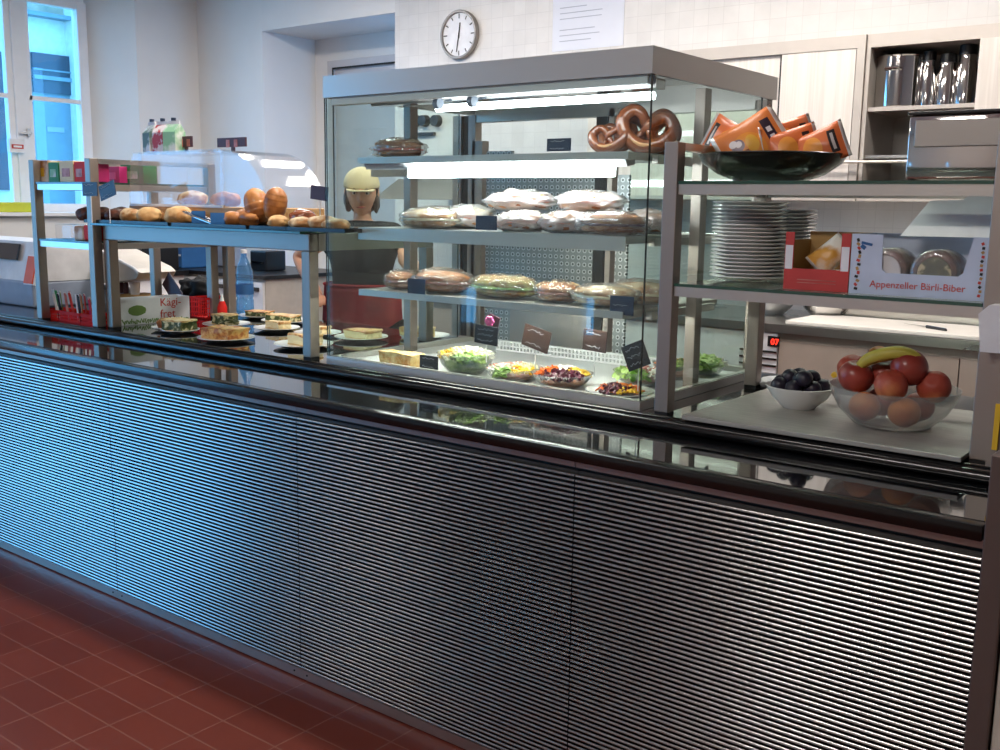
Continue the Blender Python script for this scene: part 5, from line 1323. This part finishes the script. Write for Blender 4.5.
def biber():
    yy = .40; a, c = at(848.5, 291, Y=yy).x, -.548; h = .140; d = .17; w = .0025
    t = thing('gingerbread_box', 'pale blue gingerbread box with red lettering on the middle shelf', 'box', ((a+c)/2, yy+d/2, zl))
    x0, x1 = a+.072, c-.045
    b = MB()
    # front wall with the cut-out whose corners are slanted
    b.prism([(a, zl), (c, zl), (c, zl+h), (x1+.012, zl+h), (x1-.004, zl+.06), (x1-.014, zl+.052), (x0+.012, zl+.052), (x0+.002, zl+.06), (x0, zl+h), (a, zl+h)], 'y', yy, yy+w)
    b.span(a, c, yy+d-w, yy+d, zl, zl+h).span(a, a+w, yy+w, yy+d-w, zl, zl+h).span(c-w, c, yy+w, yy+d-w, zl, zl+h).span(a, c, yy+w, yy+d-w, zl, zl+w)
    b.obj('carton', 'bluecard', t, True)
    text('Appenzeller Bärli-Biber', .0225, t, ((a+c)/2-(a+c)/2+.004, -d/2-.0008, .018), (PI/2, 0, 0), 'redink', 'lettering', .0003, 'CENTER', 1.0)
    b = MB(); rnd = random.Random(4)
    for k in range(13):
        z = zl+.012+k*.0095; b.box((a+.018+rnd.uniform(-.003, .003), yy-.0008, z), (.008, .0008, .006), (0, rnd.random()*2, 0), mi=k % 3)
        b.box((c-.012+rnd.uniform(-.002, .002), yy-.0008, z), (.006, .0008, .006), (0, rnd.random()*2, 0), mi=(k+1) % 3)
    b.obj('folk_border', ['inkblack', 'redink', 'card'], t, True)
    MB().box((a+.036, yy-.0008, zl+.118), (.026, .0008, .006), (0, .2, 0)).box((a+.028, yy-.0008, zl+.110), (.012, .0008, .009), (0, .6, 0)).obj('blue_mark', 'bluetag', t, True)
    # flipped-up lid
    p = [(a+.085, zl+h-.004), (c-.002, zl+h-.002), (c-.002, zl+h+.095), (c-.04, zl+h+.090), (c-.055, zl+h+.1), (c-.085, zl+h+.094), (c-.1, zl+h+.082), (a+.13, zl+h+.08)]
    ld = MB().prism(p, 'y', yy+.085, yy+.088)
    for v in ld.b.verts: v.co.y += (v.co.z-zl-h)*.7
    ld.obj('lid', 'whitecard', t, True)
    r = .052; px_ = [at(892, 260, Y=.46).x, at(892, 260, Y=.46).x+.111]
    for i, x in enumerate(px_):
        q = thing('gingerbread_roll', ['round film-wrapped gingerbread roll with white icing, left in the box', 'round film-wrapped gingerbread roll with green picture, right in the box'][i], 'gingerbread', (x, yy+.055, zl+.003), 0, 'gingerbread rolls in the pale blue box')
        RX2 = Matrix.Translation((0, 0, r)) @ Euler((PI/2, 0, 0)).to_matrix().to_4x4()
        MB().lathe([(0, -.045), (r*.9, -.045), (r, -.038), (r, .038), (r*.93, .044), (0, .044)], 32).obj('gingerbread', 'crust_dark', q, smooth=True, tf=RX2)
        MB().lathe([(0, .0445), (r*.72, .0445), (r*.7, .047), (0, .048)], 28).obj('face', ['whitecard', 'spinach'][i], q, smooth=True, tf=RX2)
        f = MB().lathe([(0, -.049), (r*1.0, -.049), (r*1.05, -.04), (r*1.05, .042), (r*.98, .0495), (r*.7, .050), (0, .051)], 40)
        for v in f.b.verts: v.co += noise.noise_vector(v.co*60)*.0012
        f.obj('plastic_wrap', 'film', q, smooth='all', tf=RX2)
    q = MB().lathe([(0, -.045), (r*.5, -.045), (r*.6, .04), (0, .044)], 24).obj('gingerbread_roll', 'crust', None, smooth=True, tf=Euler((PI/2, 0, 0)).to_matrix().to_4x4())
    q.location = (c-.034, yy+.13, zl+.003); tag(q, 'small gingerbread piece at the right edge of the box', 'gingerbread')
biber()
# ---- grey serving board with the fruit bowls
zbd = ZT+.022
bx0, bx1 = at(688, 413, Z=zbd).x, -.546
bd = thing('serving_board', 'grey serving board on short feet under the fruit bowls', 'board', ((bx0+bx1)/2, .62, ZT+.0005))
MB().span(bx0, bx1, .315, .90, zbd-.012, zbd, bev=.002).obj('board_top', 'greytop', bd, True)
for x in (bx0+.05, bx1-.05):
    for y in (.37, .85): MB().lathe([(0, 0), (.010, 0), (.010, .0088), (0, .0088)], 14, c=(x, y, ZT+.0005)).obj('foot', 'rubber', bd, True)
zf = zbd+.0005
q = at(795, 411, Z=zf); wb = Vector((q.x-.012, q.y+.055, zf)); r, h = .092, .06
o = MB().lathe([(0, 0), (r*.45, 0), (r*.5, .004), (r*.8, h*.5), (r, h), (r*.97, h+.001), (r*.77, h*.52), (r*.42, .007), (0, .007)], 44).obj('white_bowl', 'plate', smooth=True)
o.location = wb; tag(o, 'white bowl full of dark plums on the grey board', 'bowl')
rnd = random.Random(9)
pos = []
for k in range(7): a = k*2*PI/7+.3; pos.append((.057*math.cos(a), .057*math.sin(a), .060))
for k in range(4): a = k*PI/2+.5; pos.append((.028*math.cos(a), .028*math.sin(a), .082))
pos += [(.0, .0, .040), (.03, -.05, .088)]
nmz = ['right', 'rear right', 'rear', 'rear left', 'left', 'front left', 'front right']
for k, (x, y, z) in enumerate(pos):
    lb = 'dark plum at the %s rim of the white bowl' % nmz[k] if k < 7 else ('dark plum on top of the heap, %s' % ['rear right one', 'rear left one', 'front left one', 'front right one'][k-7] if k < 11 else ['dark plum buried in the middle of the white bowl', 'highest dark plum balanced at the front of the heap'][k-11])
    o = MB().blob((0, 0, 0), (.0245, .0225, .0225), .03, k, (0, 0, rnd.random()*3), sub=3).obj('plum', 'plum', smooth='all')
    o.location = wb+Vector((x, y, z-.022)); tag(o, lb, 'plum', 'dark plums in the white bowl')
q = at(893, 432, Z=zf); gb = Vector((q.x-.028, q.y+.075, zf)); r, h = .156, .100
o = MB().lathe([(0, 0), (r*.45, 0), (r*.6, .006), (r*.82, h*.4), (r*.94, h*.72), (r, h), (r*.98, h), (r*.92, h*.73), (r*.8, h*.42), (r*.57, .010), (0, .005)], 56).obj('glass_fruit_bowl', 'frosted', smooth=True)
o.location = gb; tag(o, 'large frosted glass bowl of peaches on the grey board', 'bowl')
FR = [ # px, py, dy, r, mat, label
 (856, 377, -.02, .044, 'peach_red', 'dark red nectarine at the front left rim of the glass bowl'),
 (853, 369, .06, .040, 'peach', 'red peach behind the dark nectarine at the left'),
 (884, 374, .02, .038, 'peach_red', 'red nectarine right under the banana'),
 (909, 368, -.02, .046, 'peach_red', 'large red nectarine near the banana tip'),
 (891, 386, -.07, .040, 'peach', 'pinkish peach at the front middle of the bowl'),
 (934, 387, .0, .040, 'peach', 'peach at the right rim showing its stem dimple'),
 (879, 357, .09, .030, 'peach_yellow', 'orange peach peeking out behind the banana')]
for i, (px, py, dy, rr, mt_, lb) in enumerate(FR):
    p = at(px, py, Y=gb.y+dy)
    o = MB().blob((0, 0, 0), (rr, rr, rr*.94), .02, i, (rnd.random(), 0, rnd.random()*3), sub=4)
    for v in o.b.verts:
        d = Vector((0, 0, 1)).dot(v.co.normalized())
        if d > .9: v.co *= 1-.12*(d-.9)/.1
    o = o.obj('peach', mt_, smooth='all'); o.data.transform(Matrix.Translation((0, 0, -rr*.94))); o.location = p; o.rotation_euler = (.9 if 'dimple' in lb else .2, .1, 0)
    tag(o, lb, 'fruit', 'peaches and nectarines in the glass bowl')
for i, (x, y, lb, mt_) in enumerate([(-.055, -.045, 'yellow-orange peach at the bottom left, seen through the glass', 'peach_yellow'), (.045, -.055, 'yellow-orange peach at the bottom right, seen through the glass', 'peach_yellow'), (-.045, .05, 'peach at the bottom rear left of the glass bowl', 'peach'), (.05, .045, 'peach at the bottom rear right of the glass bowl', 'peach')]):
    o = MB().blob((0, 0, 0), (.038, .038, .036), .02, i+9, sub=4).obj('peach', mt_, smooth='all'); o.location = gb+Vector((x, y, .012)); tag(o, lb, 'fruit', 'peaches and nectarines in the glass bowl')
pb = [at(862, 366, Y=gb.y-.01), at(872, 358, Y=gb.y-.02), at(888, 353, Y=gb.y-.025), at(905, 352, Y=gb.y-.02), at(918, 357, Y=gb.y-.01), at(921, 364, Y=gb.y)]
P = catmull([p+Vector((0, -.02, 0)) for p in pb], 5); n = len(P)
o = MB().tube(P, [.004+.014*math.sin(PI*min(1, .1+.85*i/(n-1)))**.6 for i in range(n)], 7).obj('banana', 'banana', smooth='all'); tag(o, 'yellow-green banana lying on top of the peaches', 'banana')
p = at(834, 375, Y=gb.y-.04); o = MB().blob(p, (.008, .002, .008), .3, 2, (0, .4, 0), sub=2).obj('fruit_sticker', 'yellow', smooth=False); tag(o, 'small yellow paper scrap on the left rim of the glass bowl', 'sticker')
# ---- right end: cutlery dispenser
dp = thing('cutlery_dispenser', 'pale plastic bin on a steel bracket at the right edge', 'dispenser', (-.46, .38, ZT+.0005))
p0 = at(982, 352, Y=.3)
b = MB().prism([(-.525, 1.205), (-.40, 1.205), (-.38, 1.31), (-.535+.02, 1.305), (-.535, 1.285)], 'y', .30, .44); b.obj('bin', 'beige_light', dp, True)
MB().span(-.50, -.40, .33, .42, ZT+.0005, 1.2).obj('bracket', 'steel_v', dp, True)
MB().span(-.489, -.478, .322, .3295, at(993, 450, Y=.32).z, at(995, 404, Y=.32).z).obj('yellow_strip', 'yellow', dp, True)
# ================================================================== THE PERSON BEHIND THE COUNTER
def person():
    hx_, yy = at(362, 195, Y=1.62).x, 1.62
    H0 = 1.66
    O = Vector((hx_, yy, 0))
    FACE = math.radians(14)       # looks towards the customers, slightly to the case
    root = thing('person', 'person in tan cap, black t-shirt and red apron standing behind the gantry', 'person', O, math.radians(28))
    # skeleton (local coordinates: x right in picture, -y towards camera)
    J = {'pel': ((0, 0, .92), .125), 'w': ((0, 0, 1.05), .115), 'ch': ((0, .0, 1.22), .125), 'sh': ((0, .01, 1.34), .085), 'nk': ((0, .015, 1.41), .043), 'hd': ((0, .015, 1.46), .042),
         'sL': ((-.155, .01, 1.345), .055), 'eL': ((-.405, .17, 1.215), .044), 'wL': ((-.24, .0, 1.03), .030), 'hL': ((-.225, -.035, 1.03), .028),
         'sR': ((.155, .01, 1.345), .055), 'eR': ((.27, -.10, 1.20), .042), 'wR': ((.40, -.32, 1.19), .027), 'hR': ((.43, -.37, 1.185), .028),
         'hpL': ((-.085, 0, .86), .095), 'kL': ((-.09, -.01, .48), .06), 'aL': ((-.09, .02, .09), .04), 'tL': ((-.09, -.14, .04), .035),
         'hpR': ((.085, 0, .86), .095), 'kR': ((.09, -.01, .48), .06), 'aR': ((.09, .02, .09), .04), 'tR': ((.09, -.14, .04), .035)}
    E_ = [('pel', 'w'), ('w', 'ch'), ('ch', 'sh'), ('sh', 'nk'), ('nk', 'hd'), ('sh', 'sL'), ('sL', 'eL'), ('eL', 'wL'), ('wL', 'hL'), ('sh', 'sR'), ('sR', 'eR'), ('eR', 'wR'), ('wR', 'hR'),
          ('pel', 'hpL'), ('hpL', 'kL'), ('kL', 'aL'), ('aL', 'tL'), ('pel', 'hpR'), ('hpR', 'kR'), ('kR', 'aR'), ('aR', 'tR')]
    def skin(nodes, edges, rootk, sub=1):
        ks = list(nodes); me = bpy.data.meshes.new('sk'); me.from_pydata([Vector(nodes[k][0]) for k in ks], [(ks.index(a), ks.index(c)) for a, c in edges], [])
        o = bpy.data.objects.new('sk', me); COL.objects.link(o)
        md = o.modifiers.new('s', 'SKIN'); sd = o.modifiers.new('u', 'SUBSURF'); sd.levels = sub; sd.render_levels = sub
        for i, k in enumerate(ks):
            sv = me.skin_vertices[0].data[i]; rr = nodes[k][1]; sv.radius = (rr, rr) if not isinstance(rr, tuple) else rr; sv.use_root = (k == rootk)
        bpy.context.view_layer.update(); dg = bpy.context.evaluated_depsgraph_get()
        m2 = bpy.data.meshes.new_from_object(o.evaluated_get(dg)); bpy.data.objects.remove(o); return m2
    body = skin(J, E_, 'pel', 2)
    bm = bmesh.new(); bm.from_mesh(body)
    # make the trunk wider than deep
    for v in bm.verts:
        if abs(v.co.x) < .2 and .8 < v.co.z < 1.36: v.co.x *= 1.22; v.co.y *= .85
    mb = MB(); mb.b.free(); mb.b = bm
    # hands: palm + five fingers each
    def hand(wr, hd, side, curl):
        wr, hd = Vector(wr), Vector(hd); d = (hd-wr).normalized(); sd = d.cross(Vector((0, 0, 1))).normalized(); up = sd.cross(d)
        c = wr+d*.055
        mb.tube([wr+d*.005, wr+d*.03, wr+d*.06, wr+d*.085], [(.018, .024), (.017, .034), (.015, .038), (.010, .034)], 12)
        for k, (off, L) in enumerate(((-.028, .058), (-.0095, .070), (.0095, .074), (.028, .066))):
            p = wr+d*.082+sd*off*1.0; pts = [p-d*.02]
            a = 0; q = p
            for s_ in range(3):
                a += curl; q = q+(d*math.cos(a)-up*math.sin(a))*L/3; pts.append(q)
            mb.tube(pts, [.0095, .009, .008, .0065], 8)
        t0 = wr+d*.03+sd*.03*side; mb.tube([t0-sd*.012*side, t0+d*.025+sd*.018*side-up*.008, t0+d*.05+sd*.022*side-up*.02], [.012, .0105, .008], 8)
    hand(J['wL'][0], J['hL'][0], 1, .45); hand(J['wR'][0], J['hR'][0], -1, .35)
    # head with features, local frame then turned
    HM = Matrix.Translation((0, -.005, 1.545)) @ Euler((math.radians(8), 0, FACE)).to_matrix().to_4x4()
    hb = MB(); v0 = bmesh.ops.create_icosphere(hb.b, subdivisions=5, radius=1)['verts']
    for v in v0:
        d = v.co.copy(); x, y, z = d.x*.076, d.y*.094, d.z*.112
        if z < 0: k = 1-.32*(-z/.112)**1.3; x *= k; y *= (1-.18*(-z/.112)) if y < 0 else (1-.45*(-z/.112))
        if y < 0:                                     # face relief
            def g(cx, cz, sx, sz): return math.exp(-((x-cx)/sx)**2-((z-cz)/sz)**2)
            y -= .026*g(0, -.022, .013, .017)+.013*g(0, .004, .008, .026)      # nose
            y += .010*(g(-.030, .010, .016, .010)+g(.030, .010, .016, .010))    # sockets
            y -= .006*g(0, .030, .055, .010)                                     # brow
            y -= .006*g(0, -.062, .020, .008)+.008*g(0, -.092, .020, .014)      # lips, chin
            y += .004*g(0, -.054, .02, .004)
            y -= .004*(g(-.040, -.025, .018, .02)+g(.040, -.025, .018, .02))
        v.co = Vector((x, y, z))
    for s_ in (-1, 1): hb.blob((s_*.077, .008, .0), (.010, .020, .030), .15, 3, (0, 0, s_*.3), sub=3)
    hb.tube([(0, .035, -.16), (0, .028, -.07)], [.046, .044], 16)
    bmesh.ops.transform(hb.b, matrix=HM, verts=hb.b.verts); tmp = bpy.data.meshes.new('t'); hb.b.to_mesh(tmp); hb.b.free(); bm.from_mesh(tmp)
    bmesh.ops.recalc_face_normals(bm, faces=bm.faces)
    me = bpy.data.meshes.new('body'); bm.to_mesh(me); bm.free()
    o = bpy.data.objects.new('body', me); COL.objects.link(o)
    rm = o.modifiers.new('r', 'REMESH'); rm.mode = 'VOXEL'; rm.voxel_size = .0052; rm.use_smooth_shade = True
    dg = bpy.context.evaluated_depsgraph_get(); m2 = bpy.data.meshes.new_from_object(o.evaluated_get(dg)); o.modifiers.clear(); o.data = m2
    m2.materials.clear(); m2.materials.append(M['skin']); o.parent = root
    for p in m2.polygons: p.use_smooth = True
    # eyes, brows, mouth
    e = MB(); 
    for s_ in (-1, 1): e.blob((s_*.030, -.0775, .010), (.0125, .008, .0075), 0, 0, sub=3, mi=0).blob((s_*.030, -.0845, .010), (.0055, .003, .0058), 0, 0, sub=2, mi=1)
    e.obj('eyes', ['eyewhite', 'eye'], root, smooth='all', tf=HM)
    e = MB()
    for s_ in (-1, 1): e.tube([(s_*.015, -.092, .028), (s_*.030, -.090, .033), (s_*.045, -.079, .028)], [.003, .0035, .002], 6)
    e.obj('eyebrows', 'hair', root, smooth='all', tf=HM)
    MB().tube([(-.022, -.083, -.060), (-.008, -.0905, -.0575), (.008, -.0905, -.0575), (.022, -.083, -.060)], [(.002, .002), (.005, .004), (.005, .004), (.002, .002)], 8).obj('lips', 'lips', root, smooth='all', tf=HM)
    # hair
    hr = MB().blob((0, .016, .016), (.084, .092, .106), .06, 4, sub=4, fr=4)
    for v in list(hr.b.verts):
        if v.co.y < -.035 and v.co.z < .06: v.co.y = -.02
    hr.blob((-.068, .018, -.035), (.022, .05, .065), .2, 5, sub=3).blob((.068, .018, -.035), (.022, .05, .065), .2, 6, sub=3).blob((0, .07, -.06), (.06, .035, .07), .2, 7, sub=3)
    hr.obj('hair', 'hair', root, smooth='all', tf=HM)
    cpm = MB(); v0 = bmesh.ops.create_icosphere(cpm.b, subdivisions=4, radius=1)['verts']
    for v in v0:
        d = v.co; v.co = Vector((d.x*.090, .006+d.y*.104, .040+max(d.z, -.12)*.088))
    cpm.obj('cap', 'cap', root, smooth='all', tf=HM)
    pk = MB(); pk.prism([(math.cos(PI+PI*k/12)*.070, -.07+math.sin(PI+PI*k/12)*.085) for k in range(13)], 'z', .036, .042)
    for v in pk.b.verts: v.co.z -= abs(v.co.x)*abs(v.co.x)*2.5+(.12*(abs(v.co.y)-.07) if v.co.y < -.07 else 0)
    pk.obj('cap_peak', 'cap', root, smooth=True, tf=HM)
    # t-shirt: loose shell over trunk and upper arms
    sk = {'a': ((0, 0, .96), .142), 'b': ((0, 0, 1.08), .132), 'c': ((0, 0, 1.22), .140), 'd': ((0, .01, 1.335), .098), 'n': ((0, .005, 1.375), .062),
          'l1': ((-.160, .01, 1.345), .070), 'l2': ((-.265, .085, 1.295), .060), 'r1': ((.160, .01, 1.345), .070), 'r2': ((.215, -.045, 1.275), .060)}
    m3 = skin(sk, [('a', 'b'), ('b', 'c'), ('c', 'd'), ('d', 'n'), ('d', 'l1'), ('l1', 'l2'), ('d', 'r1'), ('r1', 'r2')], 'a', 2)
    for v in m3.vertices:
        if abs(v.co.x) < .2 and v.co.z < 1.36: v.co.x *= 1.22; v.co.y *= .86
        k = noise.noise(v.co*9)*.006; v.co.x += k; v.co.y += k
        v.co.z = max(v.co.z, .93)
    m3.materials.append(M['tshirt'])
    for p in m3.polygons: p.use_smooth = True
    s = bpy.data.objects.new('tshirt', m3); COL.objects.link(s); s.parent = root
    # trousers
    tk = {'p': ((0, 0, .93), .138), 'a': ((-.088, 0, .84), .105), 'b': ((-.09, -.01, .48), .075), 'c': ((-.09, .02, .10), .062), 'd': ((.088, 0, .84), .105), 'e': ((.09, -.01, .48), .075), 'f': ((.09, .02, .10), .062)}
    m4 = skin(tk, [('p', 'a'), ('a', 'b'), ('b', 'c'), ('p', 'd'), ('d', 'e'), ('e', 'f')], 'p', 2)
    for v in m4.vertices:
        if v.co.z > .8: v.co.x *= 1.15; v.co.y *= .9
    m4.materials.append(M['trousers'])
    for p in m4.polygons: p.use_smooth = True
    s = bpy.data.objects.new('trousers', m4); COL.objects.link(s); s.parent = root
    MB().blob((-.09, -.05, .045), (.055, .14, .045), .05, 1, sub=3, flat=.95).blob((.09, -.05, .045), (.055, .14, .045), .05, 2, sub=3, flat=.95).obj('shoes', 'black', root, smooth='all')
    # waist apron wrapping the front half of the hips
    ap = MB(); n = 22; rows = 12; g = []
    for j in range(rows+1):
        z = 1.10-.47*j/rows; row = []
        for i in range(n+1):
            a = math.radians(-200+220*i/n) if False else PI+math.radians(-35)+math.radians(250)*i/n
            fl_ = 1+.12*j/rows; k = .006*math.sin(i*1.7+j*.25)*(.3+j/rows)
            row.append(ap.b.verts.new(((.195*fl_+k)*math.cos(a), (.150*fl_+k)*math.sin(a), z)))
        g.append(row)
    for j in range(rows):
        for i in range(n): ap.b.faces.new((g[j][i], g[j][i+1], g[j+1][i+1], g[j+1][i]))
    r_ = bmesh.ops.solidify(ap.b, geom=ap.b.faces[:], thickness=.004)
    ao = ap.obj('apron', 'apron', root, smooth='all')
    MB().tube([(.199*math.cos(2*PI*k/24), .153*math.sin(2*PI*k/24), 1.09) for k in range(24)], [(.008, .003)]*24, 6, closed=True).obj('apron_ties', 'apron', ao, smooth=True)
person()
# ================================================================== LIGHT
W_ = bpy.data.worlds.new('sky'); SC.world = W_; W_.use_nodes = True
bgN = W_.node_tree.nodes['Background']; bgN.inputs[0].default_value = (.14, .48, 1.0, 1); bgN.inputs[1].default_value = 4.2
def area(name, loc, size, sy, rot, power, color, portal=False, spread=None):
    l = bpy.data.lights.new(name, 'AREA'); l.shape = 'RECTANGLE'; l.size = size; l.size_y = sy; l.energy = power; l.color = color
    if portal: l.cycles.is_portal = True
    o = bpy.data.objects.new(name, l); COL.objects.link(o); o.location = loc; o.rotation_euler = rot; return o
# window portals (guide the sky through the real openings)
area('sky_portal', (XLO-.15, (WY0+WY1)/2, (WZ0+WZ1)/2), WZ1-WZ0, WY1-WY0, (0, -PI/2, 0), 1, (1, 1, 1), True)
area('sky_portal', (XLO-.15, (GY0+GY1)/2, (GZ0+GZ1)/2), GZ1-GZ0, GY1-GY0, (0, -PI/2, 0), 1, (1, 1, 1), True)
for x0, x1 in FX: area('sky_portal', ((x0+x1)/2, YF-.3, (FZ[0]+FZ[1])/2), x1-x0, FZ[1]-FZ[0], (PI/2, 0, 0), 1, (1, 1, 1), True)
# ceiling lamps: fixture meshes with area lamps just below
def ceiling_lamp(x, y, L, w, power, col, i, zc=3.3):
    t = thing('ceiling_light', ['long ceiling light above the back work counter', 'long ceiling light above the person and the gantry', 'ceiling light over the customer side', 'added fill light, second over the customer side', 'added fill light right above the serving counter'][i], 'lamp', (x, y, zc))
    MB().span(-L/2, L/2, -w/2, w/2, .012, .05).span(-.01, .01, -.01, .01, .05, ZC-zc-.001).obj('housing', 'whitepaint', t)
    MB().span(-L/2+.01, L/2-.01, -w/2+.01, w/2-.01, .002, .0115).obj('diffuser', 'ceilinglamp', t)
    area('ceiling_lamp', (x, y, zc-.005), L, w, (0, 0, 0), power, col)
ceiling_lamp(-1.9, 2.4, 2.6, .3, 36, (1, .96, .92), 0)
ceiling_lamp(-5.2, 2.2, 2.6, .3, 48, (1, .96, .93), 1)
ceiling_lamp(-1.6, -3.2, 1.6, .3, 60, (1, .94, .89), 2)
ceiling_lamp(-6.2, -3.6, 1.4, .3, 6, (1, .90, .82), 3)  # added for warm fill on the counter front
ceiling_lamp(-2.6, .55, 2.2, .2, 34, (1, .94, .88), 4)  # added fill, brightens the food and boards from above
SC.view_settings.view_transform = 'Standard'; SC.view_settings.look = 'None'; SC.view_settings.gamma = 1
SC.view_settings.use_curve_mapping = False; SC.view_settings.exposure = .62
SC.cycles.max_bounces = 10; SC.cycles.transparent_max_bounces = 40; SC.cycles.glossy_bounces = 5; SC.cycles.diffuse_bounces = 4
SC.cycles.caustics_reflective = False; SC.cycles.caustics_refractive = False; SC.cycles.sample_clamp_indirect = 6
